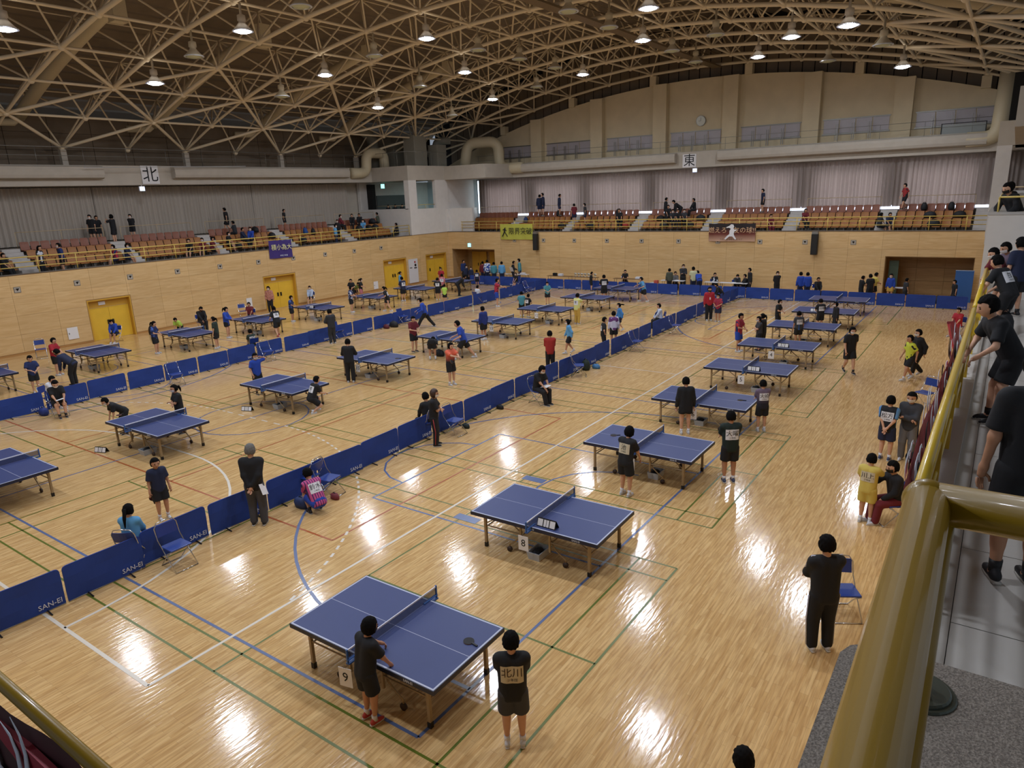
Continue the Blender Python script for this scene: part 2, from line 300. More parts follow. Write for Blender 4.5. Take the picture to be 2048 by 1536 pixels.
# ================================================================ placement data (metres)
PEOPLE = [
 (5.12,6.17,0,1.49,-10,'tablehands','bowl','k','K','s','K','s','rd','','person in black kit with a black mask resting his hands on table 9'),
 (5.81,4.3,0,1.58,35,'cross','short','','K','s','G','s','W','北川','person with a beige name bib standing behind the right end of table 9'),
 (13.26,6.4,0,1.61,-10,'tablehands','bowl','','K','s','K','s','W','池','person in black with a white bib scoring at the net of table 7'),
 (15.13,4.65,0,1.71,35,'cross','short','','gk','s','K','s','B','大曜','tall person in dark green shirt with a pinkish bib waiting near table 7'),
 (17.82,6.77,0,1.62,35,'stand','short','','K','l','K','j','W','','bare-legged person in a long black jacket standing beside table 6'),
 (19.03,5.01,0,1.46,35,'cross','short','','U','s','K','s','W','大崎','person in a grey-purple shirt with bib and long black shorts by table 6'),
 (28.5,8.65,0,1.61,260,'hold','short','','RB','s','B','s','W','','person in a red and blue striped jersey and blue shorts left of table 4'),
 (29.06,7.96,0,1.42,125,'cross','short','w','G','s','K','s','K','','masked person in grey top with folded arms behind table 4'),
 (29.31,7.88,0,1.5,80,'stand','pony','','K','s','K','s','K','','ponytailed person in black right behind the masked person at table 4'),
 (30.75,6.8,0,1.44,35,'stand','short','','G','s','K','s','W','田崎','person in dark grey with a white bib at the net of table 3'),
 (33.87,8.47,0,1.42,260,'hold','short','w','K','s','K','s','K','','masked person in black holding a red bat left of table 2'),
 (34.47,6.7,0,1.45,35,'hold','short','','K','s','K','s','K','高橋','person in black with a wide white bib at the net of table 2'),
 (34.14,5.97,0,1.4,125,'stand','bowl','w','K','l','K','p','K','','masked person in a black tracksuit near the right end of table 2'),
 (26.72,4.12,0,1.7,215,'walk','bowl','w','K','s','K','s','K','','person in all black walking towards the camera in the open lane'),
 (34.93,12.19,0,1.72,215,'stand','short','k','R','l','K','p','W','','person in a red top and black trousers with a lanyard'),
 (34.72,11.62,0,1.42,170,'hold','short','w','RB','s','N','s','W','','person in red and navy jersey beside the person in red'),
 (40.03,13.27,0,1.35,125,'lean','short','k','K','l','K','p','K','','person in black leaning over the barrier behind the person in red'),
 (18.35,1.83,0,1.62,-10,'back','short','','KB','s','N','s','B','松方','person with hands clasped behind his back and blue sleeves on the right side'),
 (18.58,1.39,0,1.74,170,'cross','short','w','G','l','g','p','W','','person in grey jacket and grey trousers talking on the right side'),
 (14.49,1.67,0,1.45,-10,'chin','short','','Y','s','Y','s','W','川上','person in a yellow shirt and yellow shorts near the right-hand rail'),
 (14.79,1.21,0,1.68,125,'sitpoint','short','k','K','l','M','p','W','','seated person in black jacket and maroon trousers pointing left'),
 (26.58,2.2,0,1.58,125,'walk','short','','YK','s','K','s','W','','person in a yellow and black shirt walking at the right'),
 (27.29,2.03,0,1.67,125,'walk','short','w','K','l','K','p','W','','masked person in a black jacket walking behind the yellow-black person'),
 (9.77,1.54,0,1.82,35,'cross','short','','K','l','K','p','W','','person in a black tracksuit with white shoulder stripes seen from behind'),
 (5.58,1.43,0,1.5,35,'stand','short','','K','s','K','s','K','','person at the bottom edge of whom only the black hair shows'),
 (7.96,12.51,0,1.82,35,'back','grey','','K','l','gg','p','K','','grey-headed person in black jacket holding a sheet behind his back'),
 (9.04,11.94,0,1.61,80,'squat','short','','PS','s','B','s','K','鈴木','person in a pink and purple striped shirt squatting at the barrier'),
 (7.04,14.69,0,1.42,260,'stand','pony','','N','s','K','s','W','','person in navy polo and black shorts holding a bat at her side'),
 (5.65,13.17,0,1.5,35,'sit','pony','','L','l','N','p','K','','long-haired person in light blue seated behind the near barrier'),
 (9.68,21.6,0,1.45,170,'leant','short','w','K','s','K','s','K','','person in black bending over the far end of the table with a ball on it'),
 (10.63,20.03,0,1.52,170,'cross','pony','w','K','s','N','s','K','','ponytailed person in black with folded arms beside a net'),
 (9.53,25.7,0,1.65,260,'sitread','short','w','K','s','K','s','K','','seated person in black shirt with a white sheet on the lap'),
 (9.8,26.9,0,1.45,-55,'sitread','short','','W','s','N','s','W','','person in a white top hunched behind the middle barrier'),
 (11.83,29.86,0,1.72,125,'leant','short','k','N','l','K','p','K','','person in a navy jacket stooping beyond the middle barrier'),
 (10.51,30.03,0,1.44,260,'hold','short','','NR','s','K','s','W','','person in a navy shirt with red sleeves in the far left lane'),
 (12.25,32.32,0,1.6,-55,'hold','short','','R','s','K','s','W','','person in a red shirt and black shorts in the far left lane'),
 (17.29,37.64,0,1.5,215,'sitread','short','w','B','l','K','s','W','','person in blue jacket seated before the left yellow door'),
 (16.67,32.54,0,1.54,-55,'hold','pony','','NL','s','K','s','W','','person in blue and white shirt touching the table by the yellow door'),
 (19.4,35.1,0,1.35,215,'leant','short','','I','s','K','s','K','','person in a lime green shirt bending behind a far-lane table'),
 (21.49,36.53,0,1.7,260,'sitread','short','k','K','l','K','p','K','','person in black seated on a chair against the north wall'),
 (18.76,30.78,0,1.53,125,'stand','pony','','GV','s','K','s','W','','ponytailed person in dark green top facing the far-lane table'),
 (20.61,32.74,0,1.61,-55,'hold','pony','','B','l','K','j','W','','bare-legged person in a bright blue jacket in the far lane'),
 (23.94,35.49,0,1.5,215,'sit','short','','M','s','K','p','K','','person in a dark red shirt behind a far-lane table'),
 (22.11,30.57,0,1.63,80,'swing','pony','','K','s','K','s','R','森','person in black with a white bib lunging at a far-lane table'),
 (18.66,27.85,0,1.4,80,'sit','short','','GV','s','K','s','K','田','small person in dark green with a bib seated beyond the barrier'),
 (25.39,33.62,0,1.5,-55,'hold','short','w','NL','s','K','s','W','','person in navy and blue shirt looking down at the table'),
 (27.14,37.95,0,1.64,215,'stand','bowl','w','PK','l','K','p','K','','person in a patterned pink top leaning at the yellow door'),
 (30.56,38.21,0,1.5,215,'sit','pony','w','LW','l','K','s','W','','person in a pale blue jacket seated against the north wall'),
 (22.05,26.28,0,1.67,80,'hold','short','','Gd','l','Gd','p','W','','person in a dark grey tracksuit standing at the middle barrier'),
 (32.73,36.51,0,1.5,215,'hold','pony','','K','s','K','s','K','','person in black behind the table,left of the masked person'),
 (33.17,36.09,0,1.5,-55,'hold','pony','w','K','s','pk','s','K','','masked person in black standing by the far wall'),
 (33.41,36.87,0,1.4,260,'leant','short','','VI','s','K','s','K','','person in a green patterned shirt stooping between two girls'),
 (29.17,32.72,0,1.64,-55,'hold','bowl','','NW','s','K','s','W','','person in navy and white jersey at the left end of a far table'),
 (30.46,30.83,0,1.6,125,'swing','pony','','K','s','K','k','W','谷','person in black with a white bib and skirt striking at the ball'),
 (37.26,36.27,0,1.5,-55,'stand','pony','','L','l','K','p','K','','person in a sky blue jacket in front of a far yellow door'),
 (33.96,32.85,0,1.63,80,'hold','short','','N','s','K','s','W','東','person in navy with a bib at a far-lane table'),
 (40.48,35.05,0,1.5,215,'stand','short','','R','s','K','s','W','','person in a red jersey near the far double door'),
 (35.17,30.83,0,1.49,35,'hold','short','','K','s','K','s','W','原','person in black with a bib at the table before the double door'),
 (37.34,32.3,0,1.45,35,'stand','short','','RW','s','K','s','W','林','person in a red and white jersey with a bib by the far tables'),
 (34.3,29.5,0,1.21,35,'stand','short','','I','s','K','s','W','','person in a lime top beyond the middle barrier'),
 (37.25,30.74,0,1.68,-55,'leant','short','k','K','l','K','p','K','','stooping person in black beyond the middle barrier'),
 (27.27,24.9,0,1.71,125,'lunge','short','w','B','l','K','p','W','','masked person in a bright blue jacket and black trousers striding'),
 (22.45,21.31,0,1.61,260,'hold','short','','M','s','K','s','K','','person in maroon and black shirt left of a middle-lane table'),
 (21.65,19.51,0,1.5,35,'bend','short','','K','s','K','s','W','','person in black bending double beside a middle-lane table'),
 (22.37,18.34,0,1.8,125,'lunge','short','','B','s','K','s','W','','person in a royal blue shirt playing at a middle-lane table'),
 (18.83,16.13,0,1.58,260,'point','bowl','','OK','s','K','s','W','','person in a coral and black shirt holding out his bat'),
 (25.9,19.95,0,1.6,80,'stand','short','','Bn','l','K','s','W','','person in dark blue jacket beside the net of a middle-lane table'),
 (32.15,22.0,0,1.38,35,'hold','short','','T','s','K','s','W','','person in teal at the left end of a middle-lane table'),
 (31.95,21.45,0,1.29,-10,'hold','short','','K','s','K','s','W','宮','person in black with a bib beside the person in teal'),
 (31.35,17.97,0,1.58,-10,'point','short','','Yl','s','Yo','p','W','宮','person in pale yellow top with a bib and yellow trousers'),
 (36.4,22.95,0,1.38,215,'hold','short','w','T','s','K','s','K','','masked person in teal standing near the east barrier'),
 (34.41,25.41,0,1.73,-55,'point','short','','RP','s','B','s','W','','person in a red patterned shirt and blue shorts by the barrier'),
 (25.16,14.8,0,1.47,125,'walk','bowl','w','L','l','K','s','W','','person in a light blue hooded jacket walking in the middle lane'),
 (22.05,13.84,0,1.6,35,'cross','short','','Rd','l','K','p','K','','person in a red jacket with folded arms seen from behind'),
 (26.0,13.62,0,1.5,-55,'akimbo','short','w','K','s','K','p','K','吉田','person in black with a bib and hands on hips at the barrier'),
 (27.49,13.88,0,1.5,35,'stand','short','','Wp','l','K','s','W','','person in a white and purple jacket beside the barrier'),
 (30.33,14.97,0,1.39,125,'walk','pony','w','L2','l','N','s','W','','person with flying hair in a blue jacket and shorts'),
 (31.9,13.6,0,1.5,125,'sit','short','','WN','l','K','p','K','','person in a white and navy jacket seated inside the barrier'),
 (38.69,20.21,0,1.64,35,'hold','short','','K','s','K','s','W','石田','person in black with a bib at the farthest middle-lane table'),
 (42.47,23.2,0,1.32,-55,'hold','short','','K','s','K','s','K','','person in black left of the farthest middle-lane table'),
 (39.59,17.92,0,1.57,125,'swing','short','','L','s','K','s','W','西','person in light blue at the right end of the farthest middle table'),
 (14.55,21.68,0,1.52,260,'scratch','short','w','B','s','K','s','K','','masked person in blue with one arm raised to his head'),
 (14.07,18.03,0,1.51,-10,'crouch','short','','K','s','K','s','W','橋','person in black with a bib crouching at the end of a table'),
 (17.33,19.87,0,1.66,35,'hold','short','','K','l','K','p','W','','person in a black tracksuit standing at the side of table 15'),
 (13.62,12.39,0,1.62,-55,'cross','bowl','w','K','s','Kr','p','K','','person in black polo with red-striped trousers by the near barrier'),
 (14.18,13.14,0,1.6,80,'sit','short','','K','l','K','p','K','','person in black seated behind the person with red-striped trousers'),
 (18.41,12.05,0,1.7,260,'sitread','bowl','w','K','s','K','p','K','','seated person all in black reading papers at the near barrier'),
 (44.3,35.94,0,1.69,260,'stand','short','','Bd','l','K','p','K','','tall person in dark blue at the corner entrance'),
 (43.3,34.88,0,1.4,260,'stand','short','w','N','l','K','p','K','','masked person in navy in front of the tall one at the corner'),
 (43.4,34.45,0,1.26,215,'stand','short','w','N','l','K','p','K','','masked person in a navy jacket with an ID card at the corner'),
 (41.6,32.48,0,1.27,35,'stand','short','','N','s','K','s','W','中','person in navy with a bib right of the farthest north-lane table'),
 (44.6,34.19,0,1.58,35,'stand','short','','M','l','N','p','K','','person in maroon at the officials desk'),
 (44.4,33.58,0,1.73,35,'stand','short','','WB','l','N','p','K','','person in a white and blue jacket at the officials desk'),
 (44.2,32.78,0,1.59,35,'stand','short','','T','l','N','p','K','','person in a teal jacket bending to the officials desk'),
 (44.2,32.02,0,1.65,35,'stand','short','','L','l','N','p','K','','person in a sky blue jacket at the officials desk'),
 (44.5,31.17,0,1.69,-55,'hold','short','','K','l','K','p','K','','person in black with white papers at the officials desk'),
 (44.9,30.79,0,1.84,125,'stand','short','w','T','l','N','p','K','','masked person in a teal jacket against the east wall'),
 (42.3,29.37,0,1.25,170,'sit','short','w','K','s','K','s','W','','small person in black at the inner face of the east barrier'),
 (34.9,27.27,0,1.4,-10,'sit','short','','W','s','N','s','W','','person in white seated low behind the middle barrier'),
 (44.3,18.23,0,1.49,35,'stand','short','','Gv','l','K','p','K','','person in olive grey at the left of the east desks'),
 (45.0,18.11,0,1.5,215,'sit','short','','g','l','K','p','K','','grey-clad person seated at the east desk'),
 (45.2,17.64,0,1.7,215,'cross','short','w','Gd','l','K','p','K','','masked person in charcoal standing behind the east desk'),
 (44.2,16.54,0,1.66,35,'stand','short','','WY','s','N','p','K','','person in a pale shirt with a navy bag on the back at the east desk'),
 (44.1,16.1,0,1.65,35,'leant','short','','B','l','N','p','K','','person in a royal blue jacket bending over the east desk'),
 (45.0,15.39,0,1.5,215,'sit','short','','KW','l','K','p','K','','person in black and white jacket seated at the east desk'),
 (45.0,13.95,0,1.5,215,'sitread','short','w','Gd','l','K','p','K','','masked person seated reading at the long east table'),
 (44.8,13.33,0,1.5,125,'sit','short','','K','l','K','p','K','','dark-clad person seated sideways at the long east table'),
 (44.7,13.01,0,1.63,125,'stand','short','','K','l','K','p','K','','slim person in black standing at the end of the east table'),
 (44.2,11.23,0,1.53,215,'back','short','w','K','l','K','p','K','','masked person in black standing alone before the east wall'),
 (44.0,9.8,0,1.55,35,'stand','short','','B','l','N','p','K','','left one of two people in matching blue jackets by the wall'),
 (44.0,9.41,0,1.54,35,'stand','short','','B','l','N','p','K','','right one of two people in matching blue jackets by the wall'),
 (44.4,8.91,0,1.5,215,'sit','short','','K','l','K','p','K','','person in black sitting low beyond the east barrier'),
 (45.0,21.84,0,1.5,215,'sit','short','','K','s','K','p','K','','person in black seated behind a desk of trophies'),
 (44.0,6.5,0,1.44,-55,'hold','short','','K','s','K','s','K','','person in black left of the dark-backed group near the alcove'),
 (43.9,6.03,0,1.56,35,'stand','short','','K','s','K','s','K','','person in black seen from behind near the alcove'),
 (44.6,5.92,0,1.58,-55,'hold','short','','Y','s','K','s','K','','person in a yellow shirt near the alcove'),
 (45.2,5.15,0,1.47,170,'stand','short','w','B','l','Yo','s','K','','person in a blue jacket inside the alcove'),
 (44.4,4.31,0,1.33,-55,'stand','short','','Gd','s','K','s','K','','person in charcoal in front of the alcove'),
 (44.4,1.97,0,1.32,125,'stand','short','','K','s','K','s','K','','person in black beside the blue mat'),
 (19.66,43.2,4.9,1.54,215,'stand','short','w','K','s','K','s','K','','masked person in black,left of the pair on the north walkway in the stand'),
 (20.07,43.4,4.9,1.47,260,'stand','short','','K','s','K','s','K','','person in black,right of the pair on the north walkway in the stand'),
 (20.62,42.7,4.75,1.66,125,'phone','bowl','k','K','s','K','s','W','','person holding a camera up at the top of the stairs in the stand'),
 (21.96,43.2,4.9,1.47,215,'back','short','w','K','s','K','s','K','','masked person alone in black above the north seats'),
 (15.34,39.7,3.58,1.49,-55,'stand','long','','KW','s','K','p','W','','long-haired person in black and white behind the north rail in the stand'),
 (16.25,39.5,3.58,1.56,170,'stand','short','w','Bd','s','K','s','W','','person in blue standing behind the north rail'),
 (19.39,40.5,3.58,1.5,170,'sit','short','w','RB','s','N','s','W','','person in red and blue beside the stairs in the stand'),
 (20.06,40.5,3.58,1.5,-55,'sit','short','w','N','s','N','s','W','','person in navy seated on the stairs side in the stand'),
 (14.04,40.6,3.58,1.5,-55,'sit','short','','K','s','K','p','K','','person in black at the far left edge of the north stand'),
 (28.34,43.2,4.9,1.62,125,'walk','short','','K','s','K','s','K','','person in black striding along the north walkway in the stand'),
 (32.74,42.9,4.9,1.35,-55,'stand','short','','K','s','K','s','W','','person in black at the top by the north block gap in the stand'),
 (23.88,40.6,3.58,1.5,215,'sit','short','','K','s','K','s','W','','person in black left of the two in red in the stand'),
 (24.76,40.6,3.58,1.5,215,'sit','short','w','M','s','K','s','W','','masked person in red on the north seats'),
 (25.39,40.6,3.58,1.5,-55,'sit','short','','M','s','K','s','W','','unmasked person in red next to the stairs in the stand'),
 (28.01,42.0,4.44,1.5,125,'sit','short','','Gd','s','K','s','K','','dark-clad person on the upper north row in the stand'),
 (26.75,40.9,3.8,1.5,-55,'sit','short','w','K','s','K','s','K','','masked person in black on the lower north row in the stand'),
 (28.02,41.2,4.0,1.5,-55,'sit','short','','N','l','K','p','K','','person in navy sitting left of the one in blue stripes in the stand'),
 (28.66,41.2,4.0,1.5,215,'sit','short','w','B','l','K','p','K','','masked person in a blue striped jacket in the stand'),
 (34.84,40.0,3.58,1.47,-55,'stand','short','w','L','l','N','p','K','','person in light blue standing by the north stairs'),
 (35.91,40.9,4.0,1.34,215,'stand','short','w','K','l','K','p','K','','hooded person in black standing by the north stairs'),
 (37.17,42.0,4.44,1.5,-55,'sit','short','w','M','l','K','p','K','','person in dark maroon on the top north row in the stand'),
 (38.4,42.0,4.44,1.5,215,'sit','short','','K','l','K','p','K','','person in black,left of three on the corner seats'),
 (39.16,42.0,4.44,1.5,215,'sit','short','','K','l','K','p','K','','person in black,middle of three on the corner seats'),
 (38.84,41.3,4.0,1.5,215,'sit','short','w','L','s','K','p','K','','masked person in pale blue on the corner seats'),
 (41.13,42.0,4.44,1.5,125,'sit','short','','Gv','s','K','p','K','','person in olive on the corner seats'),
 (41.39,40.2,3.58,1.5,125,'sit','short','','K','l','K','p','K','','person in black at the corner end of the north rail in the stand'),
 (49.4,31.68,4.9,1.66,35,'stand','short','','N','l','N','s','K','','left person in navy on the east walkway in the stand'),
 (49.2,31.21,4.9,1.78,125,'stand','short','','N','l','N','s','K','','taller person in navy beside the left one in the stand'),
 (49.2,29.7,4.9,1.65,-55,'stand','short','','N','l','N','s','K','','person in navy walking alone on the east walkway in the stand'),
 (48.2,27.76,4.3,1.49,35,'stand','short','','M','s','N','s','K','','person in maroon on the east seats'),
 (48.2,26.79,4.3,1.5,125,'stand','short','w','Gd','s','N','s','K','','person in grey and navy at the stair opening in the stand'),
 (48.0,23.82,4.0,1.74,215,'sit2','short','','K','s','K','p','K','','person in black above a red bag on the east seats'),
 (48.6,20.42,4.45,1.58,-55,'stand','short','','K','l','K','p','K','','person in a black coat standing among the east seats'),
 (48.8,19.42,4.45,1.65,125,'leant','short','','K','l','K','p','K','','person in black bending over the top east row in the stand'),
 (48.9,18.41,4.7,1.5,125,'sit','short','','K','l','K','p','K','','person in black perched on the top east row in the stand'),
 (49.3,13.76,4.9,1.49,125,'stand','short','','N','s','K','s','K','','lone person in navy high above the brown banner in the stand'),
 (47.4,12.69,3.58,1.5,215,'sit','short','','M','s','M','p','K','','person in dark red seated behind the east rail in the stand'),
 (47.4,10.58,3.9,1.5,215,'sit','long','','M','s','K','p','K','','long-haired person in brown beside the east stairs in the stand'),
 (48.3,20.09,4.3,1.5,215,'sit','short','','K','s','K','p','K','','left person of the dark group on the east seats'),
 (47.8,19.54,4.0,1.5,215,'sit','short','w','Gd','s','K','p','K','','masked person in the dark group on the east seats'),
 (47.8,19.16,4.0,1.5,215,'sit','short','','K','s','K','p','K','','right person of the dark group on the east seats'),
 (48.3,18.89,4.0,1.5,215,'sit','short','w','G','s','K','p','K','','grey-clad person right of the dark group in the stand'),
 (49.3,5.34,4.9,1.52,125,'walk','short','','RK','s','K','s','K','','person in red and black walking on the far right walkway in the stand'),
 (47.3,5.82,3.58,1.5,215,'sit','short','','N','s','K','s','W','','person in navy seated at the far right of the east stand'),
 (47.3,6.31,3.58,1.5,-55,'sit','short','','Gd','s','K','s','W','','person in grey seated left of the one in navy in the stand'),
 (48.3,39.08,4.0,1.5,215,'sit','short','w','WN','s','N','s','K','','left one of three spectators in blue at the corner rail in the stand'),
 (48.3,38.73,4.0,1.5,215,'sit','short','w','Bd','s','N','s','K','','middle one of three spectators in blue at the corner rail in the stand'),
 (48.3,38.15,4.0,1.5,215,'sit','short','w','Bd','s','N','s','K','','right one of three spectators in blue at the corner rail in the stand'),
 (9.9,-0.12,3.8,1.62,110,'rail','short','','K','s','K','s','K','','person in black polo shirt and shorts leaning over the near yellow rail'),
 (5.78,-0.33,3.8,1.74,20,'stand','short','','K','s','K','s','K','','person in black with a back logo filling the right picture edge'),
 (15.9,-0.08,3.8,1.52,60,'rail','short','','K','s','K','s','W','白','person in dark shirt with back print leaning on the rail,last of the group'),
 (18.3,0.02,3.8,1.47,120,'rail','short','w','M','s','K','s','K','','masked person in plum shirt folding arms on the rail'),
 (18.9,-0.18,3.8,1.55,125,'rail','short','w','U','s','K','s','K','','second masked person on the rail right of the one in plum'),
 (18.0,-0.3,3.8,1.62,40,'stand','short','','N','s','K','s','K','','tallest person of the rail group in a navy shirt with white shoulders'),
 (21.0,-0.05,4.9,1.7,130,'rail','short','k','K','l','K','p','K','','person in black jacket with bowed head above the white stair block'),
 (25.2,0.04,4.9,1.58,60,'stand','short','','K','s','K','s','K','','person in black and yellow behind the rail at the right edge'),
 (35.42,1.3,0,1.5,150,'sit','short','','R','s','R','s','W','','person in red seated on a chair below the near rail'),
 (42.72,42.3,4.88,1.32,250,'stand','short','','K','s','K','s','K','','dark-clad person behind the corner box parapet,left one of three'),
 (43.54,42.3,4.88,1.32,250,'stand','short','','K','s','K','s','K','','dark-clad person behind the corner box parapet,middle one of three'),
 (44.37,42.3,4.88,1.32,250,'stand','short','','K','s','K','s','K','','dark-clad person behind the corner box parapet,right one of three'),
]
CHAIRS = [(6.06, 12.39, 0, -90, 'blue folding chair with chrome frame, standing empty before the near barrier at the lower left'),
 (9.84, 12.41, 0, -80, 'blue folding chair with chrome frame, empty, beside the squatting person in stripes'),
 (9.66, 12.91, 0, 100, 'blue folding chair with chrome frame, half hidden behind the barrier by the squatting person'),
 (13.85, 25.93, 0, -100, 'blue folding chair with chrome frame, empty before the far barrier at the left'),
 (13.52, 37.08, 0, -110, 'blue folding chair with chrome frame, leaning empty at the north wall at the far left'),
 (18.24, 26.15, 0, -100, 'blue folding chair with chrome frame, empty before the far barrier behind the person in blue'),
 (23.1, 27.07, 0, -90, 'blue folding chair with chrome frame, empty right of the person in the dark tracksuit'),
 (27.59, 26.86, 0, -90, 'blue folding chair with chrome frame, empty white-framed before the far barrier'),
 (24.98, 37.74, 0, -110, 'blue folding chair with chrome frame, white-looking at the north wall left of the narrow panel'),
 (14.65, 12.53, 0, -90, 'blue folding chair with chrome frame, empty right of the person with red-striped trousers'),
 (22.04, 12.59, 0, -60, 'blue folding chair with chrome frame, carrying a dark bag before the near barrier'),
 (26.88, 12.47, 0, -90, 'blue folding chair with chrome frame, empty at the near barrier, far from the camera'),
 (30.96, 12.36, 0, -90, 'blue folding chair with chrome frame, farthest empty one at the near barrier'),
 (39.97, 26.77, 0, -90, 'blue folding chair with chrome frame, tilted beside the east end of the far barrier'),
 (23.65, 1.46, 0, 150, 'blue folding chair with chrome frame, empty seen from above at the right side'),
 (18.91, 1.05, 0, 150, 'blue folding chair with chrome frame, empty beside the black bag at the right'),
 (10.91, 1.45, 0, -150, 'blue folding chair with chrome frame, standing behind the person in the black tracksuit'),
 (14.79, 1.21, 0, 125, 'blue folding chair under the seated person in black jacket and maroon'),
 (5.65, 13.17, 0, 35, 'blue folding chair under the long-haired person in light blue seated behind'),
 (9.53, 25.7, 0, 260, 'blue folding chair under the seated person in black shirt with a'),
 (9.8, 26.9, 0, -55, 'blue folding chair under the person in a white top hunched behind'),
 (17.29, 37.64, 0, 215, 'blue folding chair under the person in blue jacket seated before the'),
 (21.49, 36.53, 0, 260, 'blue folding chair under the person in black seated on a chair'),
 (23.94, 35.49, 0, 215, 'blue folding chair under the person in a dark red shirt behind'),
 (18.66, 27.85, 0, 80, 'blue folding chair under the small person in dark green with a'),
 (30.56, 38.21, 0, 215, 'blue folding chair under the person in a pale blue jacket seated'),
 (31.9, 13.6, 0, 125, 'blue folding chair under the person in a white and navy jacket'),
 (14.18, 13.14, 0, 80, 'blue folding chair under the person in black seated behind the person'),
 (18.41, 12.05, 0, 260, 'blue folding chair under the seated person all in black reading papers'),
 (42.3, 29.37, 0, 170, 'blue folding chair under the small person in black at the inner'),
 (34.9, 27.27, 0, -10, 'blue folding chair under the person in white seated low behind the'),
 (45.0, 18.11, 0, 215, 'blue folding chair under the grey-clad person seated at the east desk'),
 (45.0, 15.39, 0, 215, 'blue folding chair under the person in black and white jacket seated'),
 (45.0, 13.95, 0, 215, 'blue folding chair under the masked person seated reading at the long'),
 (44.8, 13.33, 0, 125, 'blue folding chair under the dark-clad person seated sideways at the long'),
 (44.4, 8.91, 0, 215, 'blue folding chair under the person in black sitting low beyond the'),
 (45.0, 21.84, 0, 215, 'blue folding chair under the person in black seated behind a desk'),
 (35.42, 1.3, 0, 150, 'blue folding chair under the person in red seated on a chair')]
